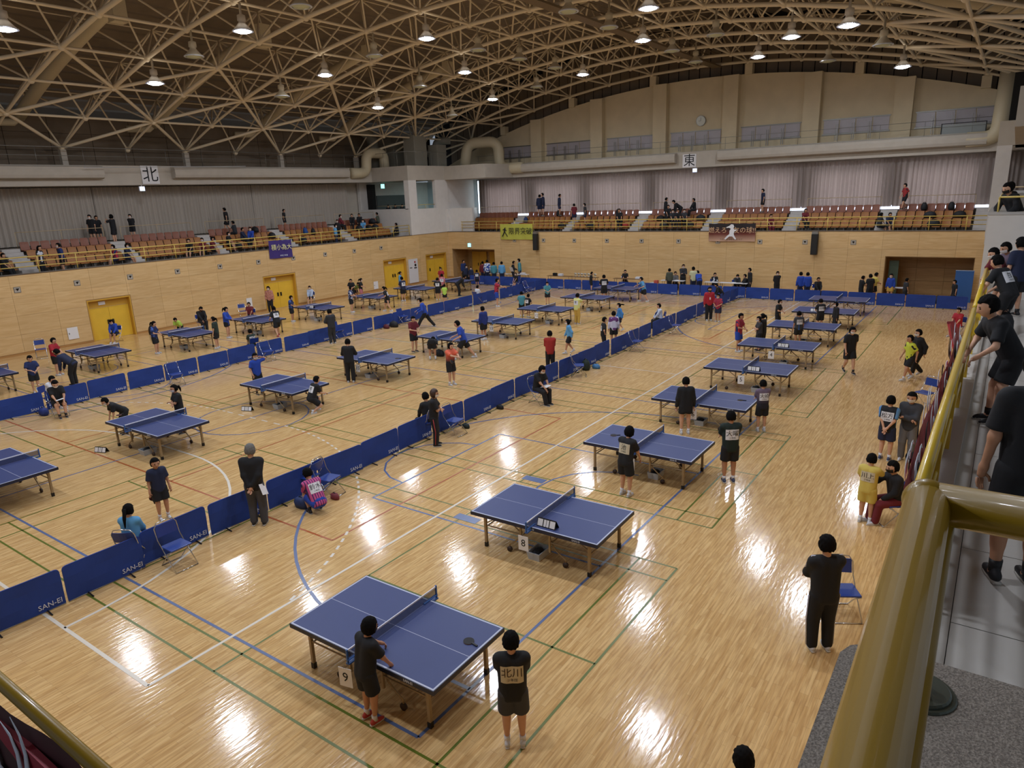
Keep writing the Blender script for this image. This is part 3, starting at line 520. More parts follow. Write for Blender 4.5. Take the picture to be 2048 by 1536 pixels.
BAGS = [(19.35, 37.9, 0, 0.5, 'black backpack beside the leftmost yellow door', '17181C', 0, 'backpack'),
 (9.27, 26.32, 0, 0.35, 'blue sports bag at the feet of the seated umpire', '22357A', 0, 'sports_bag'),
 (22.98, 12.8, 0, 0.42, 'black and green backpack near the near-barrier chair', '1C2A22', 0, 'backpack'),
 (23.36, 12.56, 0, 0.25, 'light blue pouch right of the black and green backpack', '4A7FB0', 0, 'sports_bag'),
 (26.62, 26.64, 0, 0.42, 'black bag before the far barrier beside a chair', '17181C', 0, 'sports_bag'),
 (26.12, 26.72, 0, 0.3, 'small dark red bag left of the black bag at the far barrier', '5A1E28', 0, 'sports_bag'),
 (22.3, 37.66, 0, 0.45, 'black bag at the feet of the person seated on the north wall', '17181C', 0, 'backpack'),
 (18.56, 1.1, 0, 0.45, 'black bag under the chair at the right side', '15161A', 0, 'sports_bag'),
 (15.85, -0.15, 3.8, 0.42, 'black backpack on the white balcony tiles', '17181C', 0, 'backpack'),
 (22.3, 19.7, 0, 0.38, 'black bag on the floor beside the bending person', '17181C', 0, 'sports_bag'),
 (9.03, 12.43, 0, 0.33, 'open blue and white sports bag before the squatting person', '2A3A66', 0, 'sports_bag'),
 (9.72, 12.11, 0, 0.2, 'small red and white shoe bag beside the near-barrier chair', '7A3038', 0, 'sports_bag'),
 (15.46, 14.27, 0, 0.4, 'black shoulder bag of the person with red-striped trousers', '15161A', 0, 'backpack'),
 (15.22, 12.59, 0, 0.2, 'pair of dark shoes bundled under the chair by the near barrier', '1C2A2A', 0, 'sports_bag'),
 (17.26, 12.8, 0, 0.2, 'small black bag before the near barrier', '15161A', 0, 'sports_bag'),
 (32.26, 13.43, 0, 0.2, 'white plastic bag at the near barrier', 'B8C0CC', 0, 'sports_bag'),
 (17.36, 39.89, 0, 0.28, 'small blue and black bag before the leftmost yellow door', '20305E', 0, 'sports_bag'),
 (39.3, 41.2, 4.42, 0.5, 'dark bag or coat on the north seats, item one', '17181C', 0, 'sports_bag'),
 (40.1, 41.3, 4.42, 0.5, 'dark bag or coat on the north seats, item two', '24262A', 0, 'sports_bag'),
 (40.6, 42.1, 4.85, 0.5, 'dark bag or coat on the north seats, item three', '1E2026', 0, 'sports_bag'),
 (39.6, 42.2, 4.85, 0.5, 'dark bag or coat on the north seats, item four', '17181C', 0, 'sports_bag'),
 (38.3, 41.2, 4.42, 0.5, 'dark bag or coat on the north seats, item five', '24262A', 0, 'sports_bag'),
 (30.2, 41.1, 4.42, 0.5, 'dark bag or coat on the north seats, item six', '1E2026', 0, 'sports_bag'),
 (29.5, 41.9, 4.85, 0.5, 'dark bag or coat on the north seats, item seven', '17181C', 0, 'sports_bag'),
 (27.2, 40.6, 4.0, 0.5, 'dark bag or coat on the north seats, item eight', '24262A', 0, 'sports_bag'),
 (32.3, 40.5, 4.0, 0.5, 'dark bag or coat on the north seats, item nine', '1E2026', 0, 'sports_bag'),
 (48.9, 20.9, 4.42, 0.5, 'dark bag or coat on the east seats, item one', '17181C', 0, 'sports_bag'),
 (48.1, 20.3, 4.0, 0.5, 'dark bag or coat on the east seats, item two', '24262A', 0, 'sports_bag'),
 (48.9, 19.7, 4.42, 0.5, 'dark bag or coat on the east seats, item three', '1E2026', 0, 'sports_bag'),
 (48.2, 18.4, 4.0, 0.5, 'dark bag or coat on the east seats, item four', '17181C', 0, 'sports_bag'),
 (48.9, 17.9, 4.42, 0.5, 'dark bag or coat on the east seats, item five', '24262A', 0, 'sports_bag'),
 (48.0, 26.2, 4.0, 0.5, 'dark bag or coat on the east seats, item six', '1E2026', 0, 'sports_bag'),
 (48.2, 28.9, 4.0, 0.5, 'dark bag or coat on the east seats, item seven', '17181C', 0, 'sports_bag'),
 (48.0, 3.6, 4.0, 0.5, 'dark bag or coat on the east seats, item eight', '24262A', 0, 'sports_bag'),
 (48.9, 3.9, 4.42, 0.5, 'dark bag or coat on the east seats, item nine', '1E2026', 0, 'sports_bag'),
 (48.9, 2.4, 4.42, 0.5, 'dark bag or coat on the east seats, item ten', '17181C', 0, 'sports_bag'),
 (44.6, 3.4, 0, 0.55, 'left dark bag before the south alcove', '15161A', 0, 'sports_bag'),
 (44.6, 2.7, 0, 0.55, 'right dark bag before the south alcove', '1A1B20', 0, 'sports_bag'),
 (45.0, 35.0, 0.0, 0.55, 'left dark bag piled at the corner entrance', '17181C', 0, 'sports_bag'),
 (45.0, 35.6, 0.0, 0.55, 'middle dark bag piled at the corner entrance', '33262A', 0, 'sports_bag'),
 (45.0, 36.3, 0.0, 0.55, 'right dark bag piled at the corner entrance', '22242C', 0, 'sports_bag'),
 (47.9, 23.3, 4.05, 0.4, 'red bag under the person in black on the east seats', 'A03028', 0, 'sports_bag'),
 (33.2, 41.3, 4.5, 0.45, 'blue backpack on the upper north seats', '1E4A8C', 0, 'backpack'),
 (33.9, 41.3, 4.4, 0.45, 'black backpack beside the blue one on the north seats', '17181C', 0, 'backpack'),
 (49.4, 29.9, 4.85, 0.45, 'black backpack on the top east row', '15161A', 0, 'backpack'),
 (49.4, 24.6, 4.85, 0.45, 'black backpack on the top row above the stairs', '15161A', 0, 'backpack'),
 (49.5, 4.3, 4.85, 0.45, 'black backpack on the far right of the top east row', '15161A', 0, 'backpack'),
 (49.5, 2.9, 4.85, 0.45, 'second black backpack on the far right of the top east row', '17181C', 0, 'backpack'),
 (48.8, 32.7, 4.4, 0.45, 'blue bag beside the east stairs', '1E3A6C', 0, 'backpack')]
SHEETS = [(8.02, 12.28, 0.86, (68, 20, 35), 0.34, 0.24, 'white paper held behind the back of the grey-headed person'), (9.47, 25.37, 0.62, (8, -8, 260), 0.3, 0.24, 'white sheet on the lap of the seated person by the far barrier'), (18.35, 11.72, 0.62, (8, -8, 260), 0.3, 0.24, 'white papers on the lap of the seated person in black'), (44.15, 31.05, 1.1, (60, 0, 90), 0.3, 0.4, 'large white sheet held up at the officials desk')]
# ================================================================ setting: floor and court lines
FX0,FX1,FY0,FY1 = 0.8,46.0,0.4,38.8
g = MB(); g.box(FX0-1,FX1+2.2,FY0-1,FY1+.8,-.2,0); floor = struct(g.build('floor', M['floor']))
LW = {'w':('white_court_line',mat('court_line_white','D8CFC0',.25)), 'b':('blue_court_line',mat('court_line_blue','5A6A92',.25)),
      'g':('green_court_line',mat('court_line_green','5E6A22',.3)), 'o':('orange_court_line',mat('court_line_orange','A8582A',.3))}
_lz = {'g':.0015,'o':.002,'b':.0025,'w':.003}
def fline(c, x0,y0,x1,y1, wd=.04):
    d = Vector((x1-x0,y1-y0)).normalized(); n = Vector((-d.y,d.x))*wd/2; z = _lz[c]
    MB().add([(x0-n.x,y0-n.y,z),(x1-n.x,y1-n.y,z),(x1+n.x,y1+n.y,z),(x0+n.x,y0+n.y,z)],[(0,1,2,3)]).build(LW[c][0],LW[c][1],floor)
def farc(c, cx,cy,r,a0,a1, wd=.04, dash=0):
    n = max(6,int(abs(a1-a0)*r/60*2)); z = _lz[c]
    if dash:
        k = int(abs(R(a1-a0))*r/(dash*2)); st = (a1-a0)/k; segs = [(a0+i*st, a0+i*st+st*.5, 2) for i in range(k)]
    else: segs = [(a0,a1,n)]
    for s0,s1,m_ in segs:
        v = []; 
        for i in range(m_+1):
            a = R(s0+(s1-s0)*i/m_); v += [(cx+(r-wd/2)*math.cos(a),cy+(r-wd/2)*math.sin(a),z),(cx+(r+wd/2)*math.cos(a),cy+(r+wd/2)*math.sin(a),z)]
        MB().add(v,[(2*i,2*i+1,2*i+3,2*i+2) for i in range(m_)]).build(LW[c][0],LW[c][1],floor)
XC,YC = 23.9,19.4
for y in (9.45,29.35): fline('w',3.86,y,43.94,y,.055)
for x in (3.86,23.9,43.94): fline('w',x,9.45,x,29.35,.06 if x!=23.9 else .05)
for sx,x in ((1,3.86),(-1,43.94)):
    farc('w',x,17.9,5.8,(-90 if sx>0 else -90),(0 if sx>0 else -180),.06); farc('w',x,20.9,5.8,90,(0 if sx>0 else 180),.06)
    fline('w',x+sx*5.8,17.9,x+sx*5.8,20.9,.06)
    e = math.degrees(math.asin(8.4/8.78))
    farc('w',x,17.9,8.78,(-e if sx>0 else -180+e),(0 if sx>0 else -180),.055,.15); farc('w',x,20.9,8.78,(0 if sx>0 else 180),(e if sx>0 else 180-e),.055,.15)
    for i in range(5): fline('w',x+sx*8.78,18.0+i*.62,x+sx*8.78,18.0+i*.62+.3,.055)
for cx,x0,x1 in ((12.72,5.25,20.2),(35.1,27.6,42.55)):
    for y in (5.43,33.4): fline('b',x0,y,x1,y,.05)
    fline('b',x0,19.45,x1,19.45,.05)
    for x in (x0,x1): fline('b',x,5.43,x,33.4,.05)
    farc('b',cx,19.5,1.78,0,360,.05)
    for s,yb in ((1,5.43),(-1,33.4)):
        a0,a1 = (0,180) if s>0 else (180,360)
        farc('b',cx,yb+s*1.6,6.4,a0,a1,.06); farc('b',cx,yb+s*5.95,1.5,a0,a1,.05); farc('b',cx,yb+s*1.2,1.75,a0,a1,.05)
        fline('b',cx-6.4,yb,cx-6.4,yb+s*1.6,.06); fline('b',cx+6.4,yb,cx+6.4,yb+s*1.6,.06)
        for xx in (cx-2.5,cx+2.55): fline('b',xx,yb,xx,yb+s*5.95,.05)
        fline('b',cx-2.5,yb+s*5.95,cx+2.55,yb+s*5.95,.05)
for x0,x1 in ((8.3,17.35),(30.5,39.6)):
    for y in (10.57,16.65,22.4,28.5): fline('o',x0,y,x1,y,.05)
    for x in (x0,x1): fline('o',x,10.57,x,28.5,.05)
for i in range(5):
    x0 = 4.57+8.13*i
    for s,yb in ((1,4.2),(-1,34.6)):
        for y in (0,.74,4.72,8.7,12.7,13.45): fline('g',x0,yb+s*y,x0+6.3,yb+s*y,.04)
        for x in (0,.48,5.82,6.3): fline('g',x0+x,yb,x0+x,yb+s*13.45,.04)
        fline('g',x0+3.16,yb,x0+3.16,yb+s*4.72,.04); fline('g',x0+3.16,yb+s*8.7,x0+3.16,yb+s*13.45,.04)
for x,y in ((10.5,8.8),(13.0,8.7)):
    MB().box(x-.12,x+.12,y-.3,y+.3,0,.0035).build('blue_court_line',LW['b'][1],floor)
# ================================================================ wooden lower walls
ZT = 3.84
def wood_wall(name, axis, plane, a0, a1, holes, depth=.5, face=-1):
    """panelled wall: backing with openings + panels as parts. holes = [(u0,u1,ztop)]"""
    def bx(g_, u0,u1,d0,d1,z0,z1):
        p0,p1 = (plane+d0, plane+d1) if d0<d1 else (plane+d1, plane+d0)
        return g_.box(u0,u1,p0,p1,z0,z1) if axis=='y' else g_.box(p0,p1,u0,u1,z0,z1)
    g_ = MB(); cuts = [a0]
    hs = sorted(holes)
    for u0,u1,zt in hs: cuts += [u0,u1]
    cuts.append(a1)
    for i in range(0,len(cuts),2):
        if cuts[i+1]-cuts[i]>.01: bx(g_,cuts[i],cuts[i+1],.02,depth,0,ZT)
    for u0,u1,zt in hs: bx(g_,u0,u1,.02,depth,zt,ZT)
    w_ = struct(g_.build(name, M['joint']))
    zs = [.12,.98,1.9,2.82,ZT-.03]; pw = 1.79; n = int(round((a1-a0)/pw)); pw = (a1-a0)/n
    for i in range(n):
        for j in range(4):
            u0,u1,z0,z1 = a0+i*pw+.004, a0+(i+1)*pw-.004, zs[j]+.003, zs[j+1]-.003
            segs = [(u0,u1,z0,z1)]
            for h0,h1,zt in hs:
                ns = []
                for (p,q,r_,s_) in segs:
                    if q<=h0 or p>=h1 or r_>=zt: ns.append((p,q,r_,s_)); continue
                    if p<h0-.03: ns.append((p,h0-.03,r_,s_))
                    if q>h1+.03: ns.append((h1+.03,q,r_,s_))
                    if s_>zt+.06: ns.append((max(p,h0-.03),min(q,h1+.03),zt+.04,s_))
                segs = ns
            for (p,q,r_,s_) in segs:
                o = bx(MB(),p,q,0,.022,r_,s_).build('wall_panel', M['woodwall'], w_)
    g_ = MB(); last = a0
    for u0,u1,zt in hs+[(a1,a1,0)]:
        if u0-last>.1: bx(g_,last,u0,-.012,.021,0,.11)
        last = u1
    g_.build('baseboard', M['basew'], w_)
    return w_
doors_n = [(16.7,18.95),(27.45,29.95),(38.2,40.7),(43.05,45.6)]
wall_n = wood_wall('wall_north','y',38.8,0.8,46.0,[(a,b,2.17) for a,b in doors_n])
wall_e = wood_wall('wall_east','x',46.0,0.4,38.8,[(1.3,5.65,2.37),(34.0,38.4,2.4)])
# south and west walls (seen only in reflections and from the side)
MB().box(0.8,46,-.1,.36,0,3.44).build('wall_south', M['woodwall'])['kind'] = 'structure'
MB().box(.3,.78,.36,38.8,0,3.48).build('wall_west', M['woodwall'])['kind'] = 'structure'
for i,(a,b) in enumerate(doors_n):
    d = struct(link('door_%d'%(i+1), None)); d.location = ((a+b)/2,39.0,0)
    w_ = b-a; g_ = MB()
    g_.box(-w_/2,-w_/2+.06,-.2,.3,0,2.17).box(w_/2-.06,w_/2,-.2,.3,0,2.17).box(-w_/2+.06,w_/2-.06,-.2,.3,2.1,2.17); g_.build('door_frame', M['doorframe'], d)
    MB().box(-w_/2+.06,w_/2-.06,.05,.12,1.72,2.1).build('transom_panel', M['doorframe'], d)
    for s in (-1,1):
        x0,x1 = (-w_/2+.07,-.006) if s<0 else (.006,w_/2-.07)
        MB().box(x0,x1,.04,.1,.01,1.71).build('door_leaf', M['door'], d)
        hx = s*.12 if i<3 else s*.62
        MB().box(hx-.05,hx-.01,.0,.04,.78,1.02).box(hx+.01,hx+.05,.0,.04,.78,1.02).build('door_handle', M['blk'], d)
    MB().box(-.2-w_*.12,.14-w_*.12,.02,.045,1.84,2.02).build('door_sign', M['paper'], d)
# east alcoves
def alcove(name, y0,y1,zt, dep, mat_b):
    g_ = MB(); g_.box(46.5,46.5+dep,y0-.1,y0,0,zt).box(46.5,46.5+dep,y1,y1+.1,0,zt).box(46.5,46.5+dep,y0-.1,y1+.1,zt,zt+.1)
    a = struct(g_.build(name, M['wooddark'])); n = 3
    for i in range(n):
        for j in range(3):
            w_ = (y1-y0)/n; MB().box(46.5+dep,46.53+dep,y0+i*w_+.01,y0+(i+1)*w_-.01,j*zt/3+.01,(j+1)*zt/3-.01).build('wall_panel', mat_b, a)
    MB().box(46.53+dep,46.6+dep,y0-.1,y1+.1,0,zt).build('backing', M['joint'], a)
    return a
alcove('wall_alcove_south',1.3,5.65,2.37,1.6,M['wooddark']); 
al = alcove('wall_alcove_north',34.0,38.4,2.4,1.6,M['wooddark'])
for i,(a,b) in enumerate(((34.4,36.0),(36.3,37.9))):
    d = struct(link('door_%d'%(i+5), None)); d.location = (48.05,(a+b)/2,0)
    for s in (-1,1): MB().box(-.06,0,min(s*.01,s*.78),max(s*.01,s*.78),.01,2.05).build('door_leaf', M['doorframe'], d)
    for s in (-1,1): MB().box(-.1,-.06,s*.12-.03,s*.12+.03,.85,1.1).build('door_handle', M['blk'], d)
MB().box(46.6,46.75,5.0,5.5,0,2.1).build('green_door_leaf', mat('green_metal_door','4A5A48',.5), None)
tag(bpy.data.objects['green_door_leaf'],'dark green door leaf standing open inside the south alcove','door')
# alcove stand-off mat, wall fittings
t = thing('exercise_mat','blue exercise mat leaning upright at the right edge of the east wall','mat',(45.6,1.62,0),0)
MB().box(-.12,.0,-.4,.45,0,1.72).build('mat_body', mat('blue_mat','2F5FA0',.7), t); MB().box(-.13,.01,-.41,.46,1.72,1.745).build('edge_binding', mat('mat_edge','8FA8CC',.7), t)
# ================================================================ stands
def stand_n():
    s = struct(link('seating_stand_north', None))
    g_ = MB(); g_.box(-6,41.6,38.9,40.15,3.4,3.58); g_.box(-6,41.6,39.35,45.4,3.3,3.4)
    g_.box(-6,41.6,38.78,39.06,ZT,ZT+.03); g_.build('front_walkway', M['riser'], s)
    for k,(y0,y1,z) in enumerate(((40.15,41.0,3.62),(41.0,41.85,4.03),(41.85,42.6,4.44),(42.6,45.4,4.88))):
        MB().box(-6,46,y0,y1,3.4,z).build('terrace_step', M['riser'], s)
    return s
stand_n_o = stand_n()
def stand_e():
    s = struct(link('seating_stand_east', None))
    g_ = MB(); g_.box(46.1,47.35,-1,45.4,3.4,3.58).box(45.98,46.24,.4,38.8,ZT,ZT+.03); g_.build('front_walkway', M['riser'], s)
    for k,(x0,x1,z) in enumerate(((47.35,48.2,3.62),(48.2,49.05,4.03),(49.05,49.8,4.44),(49.8,52.6,4.88))):
        MB().box(x0,x1,-1,45.4,3.4,z).build('terrace_step', M['riser'], s)
    return s
stand_e_o = stand_e()
NB = [(10.13,14.6),(15.56,20.03),(20.99,25.43),(26.4,30.85),(31.8,36.25),(37.25,41.4)]
EB = [(1.75,5.65),(6.68,11.05),(12.05,16.4),(17.45,21.95),(22.95,27.75),(28.55,32.98),(34.05,38.1)]
# stairs between the blocks
def stairs(axis, u0, u1, base):
    st = struct(link('stair_aisle', None)); n = 8
    for i in range(n):
        a = .35+i*.32; z = 3.58+(i+1)*(4.9-3.58)/n
        g_ = MB()
        if axis=='y': g_.box(u0,u1,base+a+.4,base+2.6+1.2,z-.17,z)
        else: g_.box(base+a+.4,base+2.6+1.2,u0,u1,z-.17,z)
        g_.build('stair_step', M['stairs'], st)
for i in range(len(NB)-1): stairs('y',NB[i][1]+.06,NB[i+1][0]-.06,39.3)
for i in range(len(EB)-1): stairs('x',EB[i][1]+.06,EB[i+1][0]-.06,46.5)
stairs('x',.75,1.65,46.5)
# seats: one mesh shared by the copies of each colour
def seat_mesh(name, m, m2):
    g_ = MB(); n = 5
    # backrest gently curved, pan, bracket leg ; local: faces -y, x across
    vs = []; 
    for j,(yy,zz) in enumerate(((.0,.36),(.03,.52),(.07,.68),(.085,.79))):
        for i in range(n):
            x = -.22+.44*i/(n-1); c = .03*((i-2)/2)**2; hgt = -.02 if (j==3 and i in (0,n-1)) else 0
            vs.append((x,yy-c,zz+hgt))
    for j,(yy,zz) in enumerate(((.03,.36),(.06,.52),(.1,.68),(.115,.79))):
        for i in range(n):
            x = -.22+.44*i/(n-1); c = .03*((i-2)/2)**2; hgt = -.02 if (j==3 and i in (0,n-1)) else 0
            vs.append((x,yy-c,zz+hgt))
    fs = [(j*n+i,j*n+i+1,(j+1)*n+i+1,(j+1)*n+i) for j in range(3) for i in range(n-1)]
    fs += [(20+j*n+i,20+(j+1)*n+i,20+(j+1)*n+i+1,20+j*n+i+1) for j in range(3) for i in range(n-1)]
    fs += [(15+i,15+i+1,35+i+1,35+i) for i in range(n-1)]+[(j*n,(j+1)*n,20+(j+1)*n,20+j*n) for j in range(3)]+[(j*n+4,20+j*n+4,20+(j+1)*n+4,(j+1)*n+4) for j in range(3)]
    g_.add(vs,fs); g_.box(-.21,.21,-.38,.02,.33,.38); nb = len(g_.f)
    g_.box(-.02,.02,-.3,-.24,0,.33).box(-.02,.02,-.04,.0,0,.35).box(-.16,.16,-.05,-.01,.27,.31)
    me = g_.mesh(name, m); me.materials.append(m2)
    for i,p in enumerate(me.polygons): p.material_index = 1 if i>=nb else 0
    return me
SM = [seat_mesh('arena_seat',M['seat1'],M['steel']), seat_mesh('arena_seat',M['seat2'],M['steel'])]
def seats(blocks, axis, ys, zs, who):
    cnt = 0; rows = ('front','middle','top')
    for bi,(a,b) in enumerate(blocks):
        n = 9 if b-a<4.9 else 10
        if axis=='x' and bi==0: n = 8
        for r_ in range(3):
            for i in range(n):
                u = a+(i+.5)*(b-a)/n; p = (u,ys[r_],zs[r_]) if axis=='y' else (ys[r_],u,zs[r_])
                yield bi,r_,p,(i if axis=='y' else i)
def add_seats():
    n_vis = 0; stuff = []; allp = []
    for bi,r_,p,q in seats(NB,'y',(40.95,41.78,42.45),(3.62,4.03,4.44),'north'): allp.append((p,0,r_,'north',bi,q))
    for bi,r_,p,q in seats(EB,'x',(48.12,48.95,49.62),(3.62,4.03,4.44),'east'): allp.append((p,-90,r_,'east',bi,q))
    allp.sort(key=lambda q: math.hypot(q[0][0],q[0][1]))
    row = ('front','middle','top')
    for i,(p,rz,r_,side,bi,q) in enumerate(allp):
        m_ = SM[1] if r_==2 else SM[0]
        if i<300:
            o = link('arena_seat', m_); o.location = p; o.rotation_euler = (0,0,R(rz))
            col = 'reddish-brown' if r_==2 else 'orange'
            if side=='north': lb = '%s seat, %s from left, %s row, %s north stand block'%(col,ORD[q],row[r_],ORD[bi])
            else: lb = '%s seat, %s from right, %s row, %s east stand block from right'%(col,ORD[q],row[r_],ORD[bi])
            tag(o, lb, 'seat', '%s stand %s row seats, block %d'%(side,row[r_],bi+1))
        else: stuff.append((p,rz,m_))
    for k in (0,1):
        g_ = MB(); base = SM[k]; bv = [v.co.copy() for v in base.vertices]; bf = [tuple(q.vertices) for q in base.polygons]
        mi = [q.material_index for q in base.polygons]; idx = []
        for p,rz,m_ in stuff:
            if m_ is not base: continue
            mt = Matrix.Translation(p) @ Matrix.Rotation(R(rz),4,'Z'); g_.add([mt@v for v in bv], bf); idx += mi
        if not idx: continue
        me = g_.mesh('far_seats', base.materials[0]); me.materials.append(base.materials[1]); me.polygons.foreach_set('material_index', idx)
        tag(link('far_arena_seats', me), 'remaining %s seats in the far corner of the stands'%('orange','reddish-brown')[k], 'seats', kind='stuff')
add_seats()
# rails
def rail(name, label, pts_fn, u0, u1, posts, heights, base, mt, r=.022, rp=.018):
    t_ = thing(name, label, 'railing')
    for h in heights: MB().tube([pts_fn(u0,h),pts_fn(u1,h)], r if h==heights[0] else r*.75, 8).build('rail_bar', mt, t_, True)
    for u in posts: MB().tube([pts_fn(u,base),pts_fn(u,heights[0])], rp, 6).build('rail_post', mt, t_, True)
    return t_
rail('guard_rail','yellow guard rail along the front of the north stand',lambda u,z:(u,38.93,z),6,41.45,[41.45-1.77*i for i in range(20)],(4.64,4.41,4.18),ZT+.03,M['yrail'],.03,.024)
rail('guard_rail','yellow guard rail along the front of the east stand',lambda u,z:(46.13,u,z),.5,37.4,[37.3-1.77*i for i in range(21)],(4.64,4.41,4.18),ZT+.03,M['yrail'],.03,.024)
for i,(a,b) in enumerate(NB): rail('back_rail','thin pale rail behind the %s seat block of the north stand'%('leftmost','second','third','fourth','fifth','sixth')[i],lambda u,z:(u,42.72,z),a,b,[a+.01,(a+b)/2,b-.01],(5.72,),4.88,M['rail2'],.018,.014)
for i,(a,b) in enumerate(EB): rail('back_rail','thin pale rail behind seat block %s of the east stand counted from the right'%('one','two','three','four','five','six','seven')[i],lambda u,z:(49.88,u,z),a,b,[a+.01,(a+b)/2,b-.01],(5.7,),4.88,M['rail2'],.018,.014)
# ================================================================ upper walls, curtains, ledges
def curtain(axis, plane, a0, a1, z0, z1, mt, lab, grp, pitch=.26, amp=.075):
    n = int((a1-a0)/(pitch/6)); vs = []; fs = []; ph = 0
    for i in range(n+1):
        u = a0+(a1-a0)*i/n; ph += (2*PI/6)*(1+.25*math.sin(u*3.1)+.2*math.sin(u*7.7)); d = amp*math.sin(ph)+.02*math.sin(u*1.7)
        for z in (z0,(z0+z1)/2,z1):
            dd = d*(1.1 if z==z0 else .8 if z==z1 else 1); vs.append((u,plane+dd,z) if axis=='y' else (plane+dd,u,z))
    for i in range(n):
        for j in range(2): fs.append((i*3+j,(i+1)*3+j,(i+1)*3+j+1,i*3+j+1))
    return tag(MB().add(vs,fs).build('curtain', mt, None, True), lab, 'curtain')
c0 = -6
NCU = [(-6,9.5),(9.55,15.1),(15.15,20.5),(20.55,25.9),(25.95,31.3),(31.35,36.7),(36.75,40.2)]
ordn = ('leftmost','second','third','fourth','fifth','sixth','seventh')
for i,(a,b) in enumerate(NCU): curtain('y',44.3,a,b,4.93,8.0,M['curtN'],'grey pleated curtain on the north wall, %s from the left'%ordn[i],'')
MB().box(-6,46,44.7,44.9,4.8,9.2).build('wall_north_upper', M['plasterg'])['kind'] = 'structure'
g_ = MB(); g_.box(50.9,51.1,-1,45,8.0,9.2).box(50.9,51.1,-1,45,4.6,4.9)
prev = -1
for i,(a,b) in enumerate(EB):
    g_.box(50.9,51.1,prev,a+.15,5.15,8.0); prev = b-.15
    g_.box(50.9,51.1,a+.15,b-.15,7.35,8.0)
g_.box(50.9,51.1,prev,45,5.15,8.0)
wall_eu = struct(g_.build('wall_east_upper', M['plasterg']))
for i,(a,b) in enumerate(EB):
    w_ = struct(link('window_%d'%(i+1), None)); w_.location = (51.0,(a+b)/2,0); hw = (b-a)/2-.15
    MB().box(.02,.06,-hw,hw,5.15,7.35).build('pane', M['glassday'], w_)
    MB().box(-.03,.02,-.03,.03,5.15,7.35).box(-.03,.02,-hw,hw,6.2,6.26).build('window_frame', M['steel'], w_)
MB().box(51.0,51.05,-.8,44,4.9,5.15).build('window_8', M['glassday'])['kind'] = 'structure'
for i,(a,b) in enumerate(((-.6,6.15),(6.2,11.55),(11.6,16.9),(16.95,22.4),(22.45,28.1),(28.15,33.5),(33.55,38.6))):
    curtain('x',50.45,a,b,5.08,7.95,M['curtE'],'backlit beige curtain on the east wall, %s from the right'%('first','second','third','fourth','fifth','sixth','seventh')[i],'')
# ledges with air ducts (rounded ends)
g_ = MB(); g_.box(-6,41.6,42.75,45.4,8.05,9.15); led_n = struct(g_.build('trim_1', M['plasterg']))
g_ = MB(); g_.box(49.95,53,-1,38.8,8.05,9.12); led_e = struct(g_.build('trim_2', M['plasterg']))
def duct_box(axis, plane, u0, u1, z0, z1, dep, lab):
    rr = .22; prof = [(0,z0),(-dep+rr,z0),(-dep+.06,z0+.06),(-dep,z0+rr),(-dep,z1-rr),(-dep+.06,z1-.06),(-dep+rr,z1),(0,z1)]
    n = len(prof); vs = []
    for u in (u0,u1): vs += [(u,plane+d,z) if axis=='y' else (plane+d,u,z) for d,z in prof]
    fs = [(i,(i+1)%n,n+(i+1)%n,n+i) for i in range(n)]+[tuple(range(n)),tuple(range(n,2*n))[::-1]]
    return tag(MB().add(vs,fs).build('air_duct', M['plasterg']), lab, 'duct')
duct_box('y',42.74,-6,20.5,8.4,9.1,.45,'long boxed air duct at the top left of the north stand')
duct_box('y',42.74,24.7,38.9,8.4,9.1,.45,'long boxed air duct right of the north compass sign')
duct_box('x',49.94,20.2,34.6,8.4,9.1,.45,'boxed air duct left of the east compass sign')
duct_box('x',49.94,1.6,17.1,8.4,9.1,.45,'boxed air duct right of the east compass sign')
rail('catwalk_rail','thin steel rail on top of the north ledge',lambda u,z:(u,42.9,z),-2,41.6,[41.4-2.4*i for i in range(18)],(10.1,9.65),9.15,M['steel'],.02,.015)
rail('catwalk_rail','thin steel rail on top of the east ledge',lambda u,z:(50.2,u,z),1,38.6,[38.4-2.4*i for i in range(16)],(9.95,9.55),9.12,M['steel'],.012,.01)
# brown boarded band above the north ledge, dark gap above
g_ = struct(link('wall_north_top', None))
for i in range(24):
    for j in range(3): MB().box(-6+i*2.3,-6+i*2.3+2.27,45.3,45.36,9.15+j*.95,9.15+j*.95+.93).build('band_board', M['deck'], g_)
MB().box(-6,52,45.36,45.6,8.9,12.0).build('band_backing', M['dark'], g_)
# gable wall east with pilasters, arched top, window strips
gab = struct(link('wall_east_gable', None)); XG = 52.4
vs = []; ys = [-2+45.6*i/40 for i in range(41)]
for y in ys: vs += [(XG,y,8.9),(XG,y,arc_z(y)-.75),(XG+.4,y,arc_z(y)-.75),(XG+.4,y,8.9)]
fs = []
for i in range(40):
    a = i*4; fs += [(a,a+1,a+5,a+4),(a+1,a+2,a+6,a+5),(a+3,a+7,a+6,a+2)]
MB().add(vs,fs).build('gable_face', M['gable'], gab)
PIL = [33.0,27.3,21.95,16.65,11.2,5.8]
for i,y in enumerate(PIL):
    g_ = MB(); g_.prism([(XG-.55,y-.05),(XG,y-.05),(XG,y+1.0),(XG-.55,y+1.0)],8.9,arc_z(y+.5)-.8); g_.build('pilaster', M['gable'], gab)
    g_ = MB(); g_.box(XG-.02,XG+.1,y-4.3,y-.05,12.55 if 0 else 9,9.01)
